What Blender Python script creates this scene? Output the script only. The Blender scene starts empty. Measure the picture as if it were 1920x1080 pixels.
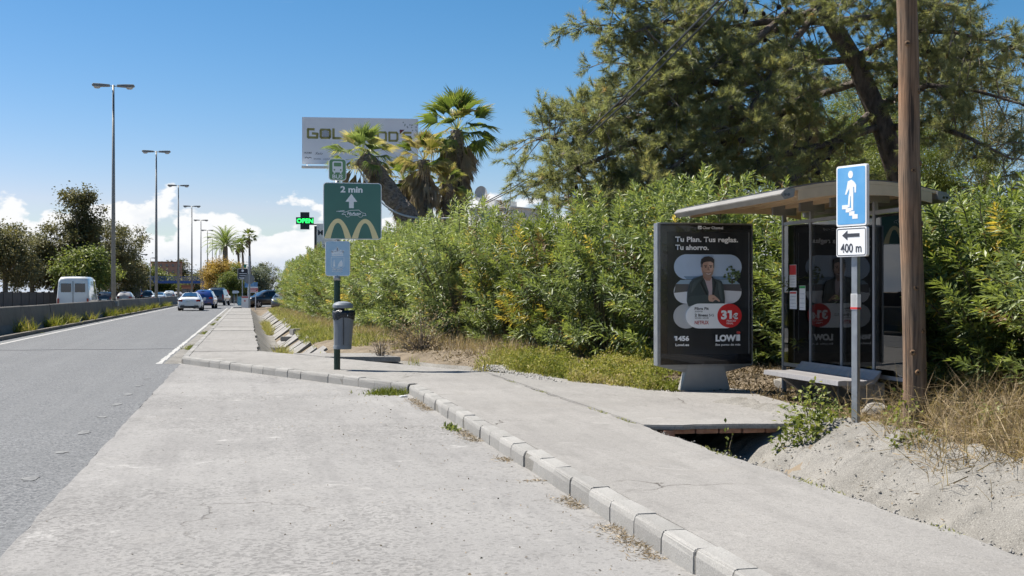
import bpy, bmesh, math, random
import numpy as np
from mathutils import Vector, Matrix, noise as mnoise

# ------------------------------------------------------------------ camera, sky, sun, exposure
SC = bpy.context.scene
COL = SC.collection
EYE, FPX, HOR = 1.5, 2250.0, 547.0
TH = math.radians(12.43)
CS, SN = math.cos(TH), math.sin(TH)

cam_data = bpy.data.cameras.new('camera')
cam = bpy.data.objects.new('camera', cam_data)
COL.objects.link(cam)
cam.location = (0, 0, EYE)
cam.rotation_euler = (math.radians(90), 0, -TH)
cam_data.sensor_width = 36.0
cam_data.lens = 36.0 * FPX / 1920.0
cam_data.shift_y = (HOR - 540) / 1920.0
cam_data.clip_start = 0.1
cam_data.clip_end = 8000
SC.camera = cam

SUN_EL = math.radians(57)
SUN_AZ = (-0.844, 0.536)           # horizontal direction towards the sun
S = Vector((SUN_AZ[0] * math.cos(SUN_EL), SUN_AZ[1] * math.cos(SUN_EL), math.sin(SUN_EL))).normalized()
sun_data = bpy.data.lights.new('sun', 'SUN')
sun_data.energy = 4.8
sun_data.angle = math.radians(0.53)
sun_data.color = (1.0, 0.94, 0.85)
sun = bpy.data.objects.new('sun', sun_data)
sun.rotation_euler = S.to_track_quat('Z', 'Y').to_euler()
sun.location = (-30, 20, 60)
COL.objects.link(sun)

world = bpy.data.worlds.new('World')
SC.world = world
world.use_nodes = True
wt = world.node_tree
wt.nodes.clear()


def wn(kind, **kw):
    n = wt.nodes.new(kind)
    for k, v in kw.items():
        setattr(n, k, v)
    return n


def wmath(op, a, b=None, c=None, clamp=False):
    n = wn('ShaderNodeMath', operation=op, use_clamp=clamp)
    for i, v in enumerate((a, b, c)):
        if v is None:
            continue
        if isinstance(v, (int, float)):
            n.inputs[i].default_value = v
        else:
            wt.links.new(v, n.inputs[i])
    return n.outputs[0]


sky = wn('ShaderNodeTexSky', sky_type='NISHITA', sun_disc=False)
sky.sun_elevation = SUN_EL
sky.sun_rotation = math.atan2(SUN_AZ[0], SUN_AZ[1])
sky.altitude = 20
sky.air_density = 1.0
sky.dust_density = 0.2
sky.ozone_density = 1.6
tc = wn('ShaderNodeTexCoord')
sep = wn('ShaderNodeSeparateXYZ')
wt.links.new(tc.outputs['Generated'], sep.inputs[0])
mp = wn('ShaderNodeMapping')
mp.inputs['Scale'].default_value = (1, 1, 1.7)
mp.inputs['Location'].default_value = (0.31, 0.12, 0.0)
wt.links.new(tc.outputs['Generated'], mp.inputs[0])
n1 = wn('ShaderNodeTexNoise')
n1.inputs['Scale'].default_value = 21
n1.inputs['Detail'].default_value = 9
n1.inputs['Roughness'].default_value = 0.52
wt.links.new(mp.outputs[0], n1.inputs['Vector'])
mp2 = wn('ShaderNodeMapping')
mp2.inputs['Scale'].default_value = (1, 1, 0.0)
mp2.inputs['Location'].default_value = (0.0, 0.0, 0.0)
wt.links.new(tc.outputs['Generated'], mp2.inputs[0])
n2 = wn('ShaderNodeTexNoise')
n2.inputs['Scale'].default_value = 4.5
n2.inputs['Detail'].default_value = 2
wt.links.new(mp2.outputs[0], n2.inputs['Vector'])
z = sep.outputs['Z']
top = wmath('MULTIPLY_ADD', n2.outputs['Fac'], 0.05, 0.022)
rel = wmath('SUBTRACT', top, z)
d0 = wmath('MULTIPLY_ADD', rel, 5.5, wmath('SUBTRACT', n1.outputs['Fac'], 0.405))
den = wn('ShaderNodeMapRange', interpolation_type='SMOOTHSTEP')
den.inputs['From Min'].default_value = 0.0
den.inputs['From Max'].default_value = 0.055
wt.links.new(d0, den.inputs['Value'])
# thin high streaks
mp3 = wn('ShaderNodeMapping')
mp3.inputs['Scale'].default_value = (1.2, 1.2, 9.0)
mp3.inputs['Location'].default_value = (2.3, 0.6, 0.4)
wt.links.new(tc.outputs['Generated'], mp3.inputs[0])
n3 = wn('ShaderNodeTexNoise')
n3.inputs['Scale'].default_value = 3.2
n3.inputs['Detail'].default_value = 7
n3.inputs['Roughness'].default_value = 0.6
wt.links.new(mp3.outputs[0], n3.inputs['Vector'])
st = wn('ShaderNodeMapRange')
st.inputs['From Min'].default_value = 0.64
st.inputs['From Max'].default_value = 0.85
st.inputs['To Max'].default_value = 0.22
wt.links.new(n3.outputs['Fac'], st.inputs['Value'])
# cloud body colour: whiter billows, bluish grey bases
n4 = wn('ShaderNodeTexNoise')
n4.inputs['Scale'].default_value = 30
n4.inputs['Detail'].default_value = 6
wt.links.new(mp.outputs[0], n4.inputs['Vector'])
sh = wmath('MULTIPLY_ADD', rel, -17.0, wmath('MULTIPLY_ADD', n4.outputs['Fac'], 1.8, 0.0), clamp=True)
ccol = wn('ShaderNodeMix', data_type='RGBA')
ccol.inputs['A'].default_value = (5.4, 6.3, 7.7, 1)
ccol.inputs['B'].default_value = (9.3, 9.4, 9.5, 1)
wt.links.new(sh, ccol.inputs['Factor'])
hz = wn('ShaderNodeMix', data_type='RGBA', blend_type='MULTIPLY')
hz.inputs['Factor'].default_value = 1.0
hz.inputs['B'].default_value = (8.4, 8.6, 8.6, 1)
sgm = wn('ShaderNodeMix', data_type='RGBA', blend_type='DIVIDE')     # clear-air saturation of the blue
sgm.inputs['Factor'].default_value = 1.0
sgm.inputs['B'].default_value = (8, 8, 8, 1)
wt.links.new(sky.outputs[0], sgm.inputs['A'])
gam = wn('ShaderNodeGamma')
gam.inputs['Gamma'].default_value = 1.25
wt.links.new(sgm.outputs['Result'], gam.inputs[0])
wt.links.new(gam.outputs[0], hz.inputs['A'])
m1 = wn('ShaderNodeMix', data_type='RGBA')
wt.links.new(st.outputs[0], m1.inputs['Factor'])
ssep = wn('ShaderNodeSeparateColor')
wt.links.new(hz.outputs['Result'], ssep.inputs[0])
scmb = wn('ShaderNodeCombineColor')
red = wmath('MULTIPLY', wmath('POWER', wmath('MULTIPLY', ssep.outputs[0], 0.1), 1.6), 15.6)
wt.links.new(wmath('MINIMUM', red, wmath('MULTIPLY', ssep.outputs[1], 0.79)), scmb.inputs[0])
wt.links.new(wmath('MULTIPLY', ssep.outputs[1], 0.94), scmb.inputs[1])
wt.links.new(wmath('MULTIPLY', ssep.outputs[2], 1.10), scmb.inputs[2])
wt.links.new(scmb.outputs[0], m1.inputs['A'])
m1.inputs['B'].default_value = (8, 8.4, 9, 1)
m2 = wn('ShaderNodeMix', data_type='RGBA')
wt.links.new(den.outputs[0], m2.inputs['Factor'])
wt.links.new(m1.outputs['Result'], m2.inputs['A'])
wt.links.new(ccol.outputs['Result'], m2.inputs['B'])
bg = wn('ShaderNodeBackground')
bg.inputs['Strength'].default_value = 0.055
wt.links.new(m2.outputs['Result'], bg.inputs[0])
wo = wn('ShaderNodeOutputWorld')
wt.links.new(bg.outputs[0], wo.inputs[0])

vs = SC.view_settings
vs.view_transform = 'Standard'
vs.look = 'None'
vs.exposure = 0.95
vs.gamma = 1.0
vs.use_curve_mapping = False
SC.cycles.max_bounces = 5
SC.cycles.diffuse_bounces = 3
SC.cycles.use_adaptive_sampling = True
SC.cycles.adaptive_threshold = 0.02
SC.cycles.transparent_max_bounces = 12
SC.cycles.caustics_reflective = False
SC.cycles.caustics_refractive = False
SC.cycles.use_denoising = True

# ------------------------------------------------------------------ measuring helpers


def at(px, py, Y):
    """Surveyed point: bearing and height read off the photograph at distance Y metres."""
    X = (px - 960) / FPX * Y
    return Vector((X * CS + Y * SN, -X * SN + Y * CS, EYE - (py - HOR) / FPX * Y))


def on_ground(px, py, z=0.0):
    return at(px, py, (EYE - z) * FPX / (py - HOR))


# ------------------------------------------------------------------ materials
MATS = {}


class NT:
    def __init__(s, m):
        s.t = m.node_tree

    def n(s, kind, **kw):
        o = s.t.nodes.new(kind)
        for k, v in kw.items():
            setattr(o, k, v)
        return o

    def l(s, a, b):
        s.t.links.new(a, b)

    def noise(s, vec, scale, detail=6, rough=0.55, dist=0.0):
        o = s.n('ShaderNodeTexNoise')
        o.inputs['Scale'].default_value = scale
        o.inputs['Detail'].default_value = detail
        o.inputs['Roughness'].default_value = rough
        o.inputs['Distortion'].default_value = dist
        s.l(vec, o.inputs['Vector'])
        return o.outputs['Fac']

    def rng(s, v, a, b, c=0.0, d=1.0):
        o = s.n('ShaderNodeMapRange')
        for k, x in zip(('From Min', 'From Max', 'To Min', 'To Max'), (a, b, c, d)):
            o.inputs[k].default_value = x
        s.l(v, o.inputs['Value'])
        return o.outputs[0]

    def mix(s, f, a, b, blend='MIX'):
        o = s.n('ShaderNodeMix', data_type='RGBA', blend_type=blend)
        for key, v in (('Factor', f), ('A', a), ('B', b)):
            if isinstance(v, (int, float)):
                o.inputs[key].default_value = v
            elif isinstance(v, tuple):
                o.inputs[key].default_value = (*v[:3], 1)
            else:
                s.l(v, o.inputs[key])
        return o.outputs['Result']

    def math(s, op, a, b):
        o = s.n('ShaderNodeMath', operation=op)
        for i, v in enumerate((a, b)):
            if isinstance(v, (int, float)):
                o.inputs[i].default_value = v
            else:
                s.l(v, o.inputs[i])
        return o.outputs[0]

    def bump(s, h, strength, dist=0.01):
        o = s.n('ShaderNodeBump')
        o.inputs['Strength'].default_value = strength
        o.inputs['Distance'].default_value = dist
        s.l(h, o.inputs['Height'])
        return o.outputs[0]


def new_mat(name):
    m = bpy.data.materials.new(name)
    m.use_nodes = True
    nt = NT(m)
    b = m.node_tree.nodes['Principled BSDF']
    return m, nt, b


def M(name, c1=None, c2=None, scale=4.0, rough=0.7, metal=0.0, bump=0.0, bscale=None, stretch=(1, 1, 1),
      coat=0.0, ramp=(0.35, 0.65), emit=None, spec=0.5, bdist=0.01):
    if name in MATS:
        return MATS[name]
    m, nt, b = new_mat(name)
    c2 = c2 or tuple(x * 0.8 for x in c1)
    tcn = nt.n('ShaderNodeTexCoord')
    mpn = nt.n('ShaderNodeMapping')
    mpn.inputs['Scale'].default_value = stretch
    nt.l(tcn.outputs['Object'], mpn.inputs[0])
    v = mpn.outputs[0]
    f = nt.rng(nt.noise(v, scale), ramp[0], ramp[1])
    nt.l(nt.mix(f, c2, c1), b.inputs['Base Color'])
    b.inputs['Roughness'].default_value = rough
    b.inputs['Metallic'].default_value = metal
    b.inputs['Specular IOR Level'].default_value = spec
    b.inputs['Coat Weight'].default_value = coat
    b.inputs['Coat Roughness'].default_value = 0.03
    if bump:
        nt.l(nt.bump(nt.noise(v, bscale or scale * 6), bump, bdist), b.inputs['Normal'])
    if emit:
        b.inputs['Emission Color'].default_value = (*c1, 1)
        b.inputs['Emission Strength'].default_value = emit
    MATS[name] = m
    return m


def concrete(name, light, dark, stain=0.35, crack=0.0, grit=0.25, warm=(0.36, 0.32, 0.26), big=0.35, worn=0.0, piece=0.0):
    m, nt, b = new_mat(name)
    tcn = nt.n('ShaderNodeTexCoord')
    v = tcn.outputs['Object']
    base = nt.mix(nt.rng(nt.noise(v, big, 5), 0.34, 0.66), dark, light)
    mid = nt.rng(nt.noise(v, 3.1, 7, 0.65), 0.36, 0.70)
    base = nt.mix(nt.math('MULTIPLY', mid, 0.45), base, tuple(x * 0.80 for x in light))
    fine = nt.noise(v, 95, 3, 0.7)
    base = nt.mix(nt.rng(fine, 0.56, 0.72, 0, grit * 1.9), base, tuple(x * 0.45 for x in dark))
    base = nt.mix(nt.rng(fine, 0.44, 0.30, 0, grit * 1.2), base, tuple(min(0.8, x * 1.5) for x in light))
    mpc = nt.n('ShaderNodeMapping')
    mpc.inputs['Scale'].default_value = (3.2, 0.9, 1)
    nt.l(v, mpc.inputs[0])
    base = nt.mix(nt.rng(nt.noise(mpc.outputs[0], 1.3, 9, 0.72), 0.50, 0.72, 0, 0.5), base, tuple(x * 0.72 for x in dark))
    base = nt.mix(nt.rng(nt.noise(mpc.outputs[0], 0.8, 9, 0.74), 0.56, 0.74, 0, 0.45), base, tuple(min(0.8, x * 1.22) for x in light))
    st_ = nt.rng(nt.noise(v, 0.9, 8, 0.7, 0.8), 0.57, 0.74, 0, stain)
    base = nt.mix(st_, base, warm)
    if worn:
        # coarse exposed aggregate, thin cross streaks and pale cement splashes
        zone = nt.rng(nt.noise(v, 0.22, 4, 0.6, 0.3), 0.47, 0.56)
        ag = nt.n('ShaderNodeTexVoronoi')
        ag.inputs['Scale'].default_value = 42
        nt.l(v, ag.inputs['Vector'])
        sa = nt.n('ShaderNodeSeparateColor')
        nt.l(ag.outputs['Color'], sa.inputs[0])
        peb = nt.rng(sa.outputs[0], 0.62, 0.75, 0, 1)
        base = nt.mix(nt.math('MULTIPLY', nt.math('MULTIPLY', peb, zone), 0.55 * worn), base, tuple(x * 0.55 for x in dark))
        pel = nt.rng(sa.outputs[1], 0.86, 0.9, 0, 1)
        base = nt.mix(nt.math('MULTIPLY', pel, 0.35 * worn), base, tuple(x * 0.40 for x in dark))
        mps = nt.n('ShaderNodeMapping')
        mps.inputs['Scale'].default_value = (0.8, 6.0, 1)
        nt.l(v, mps.inputs[0])
        base = nt.mix(nt.rng(nt.noise(mps.outputs[0], 1.4, 9, 0.75), 0.60, 0.70, 0, 0.45 * worn), base, tuple(x * 0.62 for x in dark))
        mpt = nt.n('ShaderNodeMapping')
        mpt.inputs['Scale'].default_value = (2.2, 0.10, 1)
        nt.l(v, mpt.inputs[0])
        base = nt.mix(nt.rng(nt.noise(mpt.outputs[0], 1.5, 5, 0.6), 0.52, 0.70, 0, 0.38 * worn), base, tuple(x * 0.70 for x in dark))
        base = nt.mix(nt.rng(nt.noise(v, 1.25, 9, 0.75, 0.5), 0.60, 0.68, 0, 0.65 * worn), base, tuple(min(0.6, x * 1.45) for x in light))
        oil = nt.rng(nt.noise(v, 2.6, 3, 0.5), 0.73, 0.78, 0, 0.5 * worn)
        base = nt.mix(oil, base, tuple(x * 0.35 for x in dark))
    hgt = nt.math('ADD', nt.math('MULTIPLY', fine, 0.5), nt.math('MULTIPLY', nt.noise(v, 9, 6, 0.7), 0.9))
    if crack:
        dv = nt.n('ShaderNodeVectorMath', operation='ADD')
        nz = nt.n('ShaderNodeTexNoise')
        nz.inputs['Scale'].default_value = 1.7
        nz.inputs['Detail'].default_value = 8
        nt.l(v, nz.inputs['Vector'])
        sc_ = nt.n('ShaderNodeVectorMath', operation='SCALE')
        sc_.inputs['Scale'].default_value = 0.9
        nt.l(nz.outputs['Color'], sc_.inputs[0])
        nt.l(v, dv.inputs[0])
        nt.l(sc_.outputs[0], dv.inputs[1])
        vo = nt.n('ShaderNodeTexVoronoi', feature='DISTANCE_TO_EDGE')
        vo.inputs['Scale'].default_value = 0.33
        nt.l(dv.outputs[0], vo.inputs['Vector'])
        line = nt.rng(vo.outputs['Distance'], 0.0012, 0.0045, 1, 0)
        gate = nt.rng(nt.noise(v, 0.45, 3), 0.50, 0.58)
        line = nt.math('MULTIPLY', line, gate)
        base = nt.mix(nt.math('MULTIPLY', line, crack), base, (0.07, 0.06, 0.05))
        hgt = nt.math('SUBTRACT', hgt, line)
    if piece:
        oi = nt.n('ShaderNodeObjectInfo')
        hv = nt.n('ShaderNodeHueSaturation')
        nt.l(nt.rng(oi.outputs['Random'], 0, 1, 1 - piece, 1 + piece * 0.6), hv.inputs['Value'])
        nt.l(base, hv.inputs['Color'])
        base = hv.outputs[0]
    nt.l(base, b.inputs['Base Color'])
    b.inputs['Roughness'].default_value = 0.92
    b.inputs['Specular IOR Level'].default_value = 0.25
    nt.l(nt.bump(hgt, 0.55, 0.012), b.inputs['Normal'])
    MATS[name] = m
    return m


def asphalt(name):
    m, nt, b = new_mat(name)
    v = nt.n('ShaderNodeTexCoord').outputs['Object']
    vo = nt.n('ShaderNodeTexVoronoi')
    vo.inputs['Scale'].default_value = 58
    nt.l(v, vo.inputs['Vector'])
    sepc = nt.n('ShaderNodeSeparateColor')
    nt.l(vo.outputs['Color'], sepc.inputs[0])
    c = nt.mix(sepc.outputs[0], (0.055, 0.058, 0.062), (0.215, 0.218, 0.222))
    c = nt.mix(nt.rng(nt.noise(v, 0.35, 6, 0.6), 0.38, 0.66, 0, 0.45), c, (0.12, 0.123, 0.126))
    mpn = nt.n('ShaderNodeMapping')
    mpn.inputs['Scale'].default_value = (1.1, 0.03, 1)
    nt.l(v, mpn.inputs[0])
    c = nt.mix(nt.rng(nt.noise(mpn.outputs[0], 1.6, 4), 0.45, 0.7, 0, 0.4), c, (0.165, 0.168, 0.17))
    nt.l(c, b.inputs['Base Color'])
    b.inputs['Roughness'].default_value = 0.85
    b.inputs['Specular IOR Level'].default_value = 0.3
    nt.l(nt.bump(vo.outputs['Distance'], 0.5, 0.006), b.inputs['Normal'])
    MATS[name] = m
    return m


def leafmat(name, stops, rough=0.42, trans=0.35, spec=0.5):
    """stops: [(tint, colour)] read from the per-leaf attribute tint."""
    m, nt, b = new_mat(name)
    a = nt.n('ShaderNodeAttribute', attribute_name='tint')
    r = nt.n('ShaderNodeValToRGB')
    els = r.color_ramp.elements
    while len(els) < len(stops):
        els.new(0.5)
    for e, (p, c) in zip(els, stops):
        e.position = p
        e.color = (*c, 1)
    nt.l(a.outputs['Fac'], r.inputs[0])
    oi = nt.n('ShaderNodeObjectInfo')
    hv = nt.n('ShaderNodeHueSaturation')
    nt.l(nt.rng(oi.outputs['Random'], 0, 1, 0.80, 1.18), hv.inputs['Value'])
    nt.l(nt.rng(oi.outputs['Random'], 0, 1, 1.05, 0.85), hv.inputs['Saturation'])
    nt.l(r.outputs[0], hv.inputs['Color'])
    r = hv
    nt.l(r.outputs[0], b.inputs['Base Color'])
    b.inputs['Roughness'].default_value = rough
    b.inputs['Specular IOR Level'].default_value = spec
    tr = nt.n('ShaderNodeBsdfTranslucent')
    gm = nt.mix(1.0, r.outputs[0], (1.2, 1.22, 0.72), 'MULTIPLY')
    nt.l(gm, tr.inputs['Color'])
    ms = nt.n('ShaderNodeMixShader')
    ms.inputs[0].default_value = trans
    nt.l(b.outputs[0], ms.inputs[1])
    nt.l(tr.outputs[0], ms.inputs[2])
    out = m.node_tree.nodes['Material Output']
    nt.l(ms.outputs[0], out.inputs['Surface'])
    MATS[name] = m
    return m


def glass(name, tint=(0.75, 0.78, 0.78), ior=1.5, gain=1.0):
    m, nt, b = new_mat(name)
    m.node_tree.nodes.remove(b)
    fr = nt.n('ShaderNodeFresnel')
    fr.inputs['IOR'].default_value = ior
    tp = nt.n('ShaderNodeBsdfTransparent')
    tp.inputs[0].default_value = (*tint, 1)
    gl = nt.n('ShaderNodeBsdfGlossy')
    gl.inputs['Roughness'].default_value = 0.0
    ms = nt.n('ShaderNodeMixShader')
    nt.l(nt.math('MULTIPLY', fr.outputs[0], gain), ms.inputs[0])
    nt.l(tp.outputs[0], ms.inputs[1])
    nt.l(gl.outputs[0], ms.inputs[2])
    nt.l(ms.outputs[0], m.node_tree.nodes['Material Output'].inputs['Surface'])
    MATS[name] = m
    return m


# ------------------------------------------------------------------ object helpers
def tag(o, label=None, cat=None, group=None, kind=None):
    for k, v in (('label', label), ('category', cat), ('group', group), ('kind', kind)):
        if v:
            o[k] = v
    return o


def empty(name, loc=(0, 0, 0), rz=0.0, label=None, cat=None, group=None):
    o = bpy.data.objects.new(name, None)
    o.empty_display_size = 0.2
    COL.objects.link(o)
    o.location = loc
    o.rotation_euler = (0, 0, rz)
    return tag(o, label, cat, group)


def mesh_obj(name, me, mat, parent=None):
    o = bpy.data.objects.new(name, me)
    COL.objects.link(o)
    if mat and not me.materials:
        me.materials.append(mat)
    if parent:
        o.parent = parent
    return o


def dup(o, parent=None):
    c = o.copy()
    COL.objects.link(c)
    c.parent = parent
    for ch in list(o.children):
        dup(ch, c)
    return c


class MB:
    def __init__(s):
        s.v, s.f = [], []

    def add(s, vs_, fs):
        k = len(s.v)
        s.v += [tuple(p) for p in vs_]
        s.f += [tuple(i + k for i in f) for f in fs]
        return s

    def box(s, c, d, rz=0.0, m=None):
        hx, hy, hz_ = d[0] / 2, d[1] / 2, d[2] / 2
        P = [Vector((x, y, z_)) for z_ in (-hz_, hz_) for y in (-hy, hy) for x in (-hx, hx)]
        R = m or Matrix.Rotation(rz, 3, 'Z')
        P = [R @ p + Vector(c) for p in P]
        return s.add(P, [(0, 2, 3, 1), (4, 5, 7, 6), (0, 1, 5, 4), (2, 6, 7, 3), (0, 4, 6, 2), (1, 3, 7, 5)])

    def beam(s, a, b, w, h):
        a, b = Vector(a), Vector(b)
        dvec = b - a
        q = dvec.to_track_quat('Y', 'Z').to_matrix()
        return s.box((a + b) / 2, (w, dvec.length, h), m=q)

    def tube(s, pts, rad, n=10, cap=True, wob=0.0, rng=None):
        pts = [Vector(p) for p in pts]
        if isinstance(rad, (int, float)):
            rad = [rad] * len(pts)
        k = len(s.v)
        u = None
        for i, p in enumerate(pts):
            t = (pts[min(i + 1, len(pts) - 1)] - pts[max(i - 1, 0)]).normalized()
            if u is None:
                u = t.orthogonal().normalized()
            u = (u - t * u.dot(t)).normalized()
            w = t.cross(u)
            for j in range(n):
                a = 2 * math.pi * j / n
                r = rad[i] * (1 + (rng.uniform(-wob, wob) if rng else 0))
                s.v.append(tuple(p + (u * math.cos(a) + w * math.sin(a)) * r))
        for i in range(len(pts) - 1):
            for j in range(n):
                a, b = k + i * n + j, k + i * n + (j + 1) % n
                s.f.append((a, b, b + n, a + n))
        if cap:
            s.f.append(tuple(k + j for j in reversed(range(n))))
            s.f.append(tuple(k + (len(pts) - 1) * n + j for j in range(n)))
        return s

    def lathe(s, prof, n=20, c=(0, 0, 0), sx=1.0, sy=1.0):
        k = len(s.v)
        for r, z_ in prof:
            for j in range(n):
                a = 2 * math.pi * j / n
                s.v.append((c[0] + r * sx * math.cos(a), c[1] + r * sy * math.sin(a), c[2] + z_))
        for i in range(len(prof) - 1):
            for j in range(n):
                a, b = k + i * n + j, k + i * n + (j + 1) % n
                s.f.append((a, b, b + n, a + n))
        s.f.append(tuple(k + j for j in reversed(range(n))))
        s.f.append(tuple(k + (len(prof) - 1) * n + j for j in range(n)))
        return s

    def prism(s, poly, y0, y1):
        """polygon given as (x, z), extruded along y; front face at y0 (the smaller y)."""
        n = len(poly)
        area = sum(poly[i][0] * poly[(i + 1) % n][1] - poly[(i + 1) % n][0] * poly[i][1] for i in range(n))
        if area < 0:
            poly = poly[::-1]
        P = [(x, y0, z_) for x, z_ in poly] + [(x, y1, z_) for x, z_ in poly]
        F = [tuple(range(n)), tuple(reversed(range(n, 2 * n)))]
        F += [(i, i + n, (i + 1) % n + n, (i + 1) % n) for i in range(n)]
        return s.add(P, F)

    def flat(s, poly, z0, z1):
        """polygon given as (x, y), extruded along z."""
        n = len(poly)
        area = sum(poly[i][0] * poly[(i + 1) % n][1] - poly[(i + 1) % n][0] * poly[i][1] for i in range(n))
        if area < 0:
            poly = poly[::-1]
        P = [(x, y, z0) for x, y in poly] + [(x, y, z1) for x, y in poly]
        F = [tuple(reversed(range(n))), tuple(range(n, 2 * n))]
        F += [(i, (i + 1) % n, (i + 1) % n + n, i + n) for i in range(n)]
        return s.add(P, F)

    def stroke(s, pts, w, y0, y1):
        """thin line drawn in the x-z plane."""
        for a, b in zip(pts[:-1], pts[1:]):
            dx, dz = b[0] - a[0], b[1] - a[1]
            L = math.hypot(dx, dz) or 1
            nx, nz = -dz / L * w / 2, dx / L * w / 2
            ex, ez = dx / L * w * 0.3, dz / L * w * 0.3
            s.prism([(a[0] + nx - ex, a[1] + nz - ez), (a[0] - nx - ex, a[1] - nz - ez),
                     (b[0] - nx + ex, b[1] - nz + ez), (b[0] + nx + ex, b[1] + nz + ez)], y0, y1)
        return s

    def grid(s, nx, ny, fn):
        k = len(s.v)
        for j in range(ny):
            for i in range(nx):
                s.v.append(tuple(fn(i, j)))
        for j in range(ny - 1):
            for i in range(nx - 1):
                a = k + j * nx + i
                s.f.append((a, a + 1, a + nx + 1, a + nx))
        return s

    def mesh(s, name, smooth=False, bevel=0.0):
        me = bpy.data.meshes.new(name)
        me.from_pydata(s.v, [], s.f)
        if bevel:
            bm = bmesh.new()
            bm.from_mesh(me)
            bmesh.ops.bevel(bm, geom=[e for e in bm.edges if e.calc_face_angle(0) > 0.5], offset=bevel,
                            segments=2, affect='EDGES', clamp_overlap=True)
            bm.to_mesh(me)
            bm.free()
        if smooth:
            me.shade_smooth()
        me.update()
        return me

    def build(s, name, mat, parent=None, smooth=False, bevel=0.0):
        o = mesh_obj(name, s.mesh(name, smooth, bevel), mat, parent)
        if smooth == 'auto':
            pass
        return o


def rrect(x0, x1, z0, z1, r, n=6):
    P = []
    for cx, cz, a0 in ((x1 - r, z1 - r, 0), (x0 + r, z1 - r, 90), (x0 + r, z0 + r, 180), (x1 - r, z0 + r, 270)):
        for i in range(n + 1):
            a = math.radians(a0 + 90 * i / n)
            P.append((cx + r * math.cos(a), cz + r * math.sin(a)))
    return P


def circ(cx, cz, r, n=24, sx=1.0):
    return [(cx + r * sx * math.cos(2 * math.pi * i / n), cz + r * math.sin(2 * math.pi * i / n)) for i in range(n)]


def arc(cx, cz, rx, rz, a0, a1, n=14):
    return [(cx + rx * math.cos(math.radians(a0 + (a1 - a0) * i / n)),
             cz + rz * math.sin(math.radians(a0 + (a1 - a0) * i / n))) for i in range(n + 1)]


def lettering(body, x0, x1, zb, cap, y, mat, parent, bold=0.0, name='lettering', shear=0.0, depth=0.0006):
    """Words laid on a vertical face (x to the right, z up, facing -y): baseline zb, capital height cap."""
    cu = bpy.data.curves.new('text', 'FONT')
    cu.body = body
    cu.size = 1.0
    cu.offset = bold
    cu.shear = shear
    cu.resolution_u = 3
    ob = bpy.data.objects.new('text', cu)
    COL.objects.link(ob)
    dg = bpy.context.evaluated_depsgraph_get()
    me = bpy.data.meshes.new_from_object(ob.evaluated_get(dg))
    bpy.data.objects.remove(ob)
    bpy.data.curves.remove(cu)
    co = np.zeros(len(me.vertices) * 3, 'f')
    me.vertices.foreach_get('co', co)
    co = co.reshape(-1, 3)
    mn, mx = co[:, 0].min(), co[:, 0].max()
    sx = (x1 - x0) / (mx - mn)
    sz = cap / 0.73
    out = np.stack([(co[:, 0] - mn) * sx + x0, np.full(len(co), y), co[:, 1] * sz + zb], 1)
    me.vertices.foreach_set('co', out.astype('f').ravel())
    me.materials.clear()
    me.update()
    return mesh_obj(name, me, mat, parent)


# ------------------------------------------------------------------ fast foliage meshes
def tri_mesh(name, V, F, tint=None):
    me = bpy.data.meshes.new(name)
    nv, nf, k = len(V), len(F), F.shape[1]
    me.vertices.add(nv)
    me.vertices.foreach_set('co', np.ascontiguousarray(V, dtype='f').ravel())
    me.loops.add(nf * k)
    me.loops.foreach_set('vertex_index', np.ascontiguousarray(F, dtype='i').ravel())
    me.polygons.add(nf)
    me.polygons.foreach_set('loop_start', np.arange(0, nf * k, k, dtype='i'))
    me.polygons.foreach_set('loop_total', np.full(nf, k, dtype='i'))
    if tint is not None:
        a = me.attributes.new('tint', 'FLOAT', 'FACE')
        a.data.foreach_set('value', np.ascontiguousarray(tint, dtype='f'))
    me.update(calc_edges=True)
    me.validate()
    return me


def unit(a):
    return a / np.maximum(np.linalg.norm(a, axis=-1, keepdims=True), 1e-9)


def leaf_mesh(name, P, D, L, Wd, tint, rs, droop=0.12, fold=0.12):
    n = len(P)
    D = unit(D)
    R = rs.normal(size=(n, 3)) * 0.6 + np.array([0, 0, 1.0])
    side = unit(np.cross(D, R))
    nrm = np.cross(side, D)
    L = np.broadcast_to(L, n)[:, None]
    Wd = np.broadcast_to(Wd, n)[:, None]
    mid = P + D * L * 0.48 + nrm * Wd * fold
    tip = P + D * L - np.array([0, 0, 1.0]) * L * droop
    V = np.stack([P, mid + side * Wd / 2, tip, mid - side * Wd / 2], 1).reshape(-1, 3)
    i = np.arange(n)[:, None] * 4
    F = np.concatenate([i + np.array([[0, 1, 2]]), i + np.array([[0, 2, 3]])], 0)
    return tri_mesh(name, V, F, np.concatenate([tint, tint]))


def needle_mesh(name, P, D, L, Wd, tint, rs):
    n = len(P)
    D = unit(D)
    side = unit(np.cross(D, rs.normal(size=(n, 3))))
    L = np.broadcast_to(L, n)[:, None]
    V = np.stack([P - side * Wd / 2, P + side * Wd / 2, P + D * L], 1).reshape(-1, 3)
    F = np.arange(n * 3).reshape(-1, 3)
    return tri_mesh(name, V, F, tint)


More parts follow.
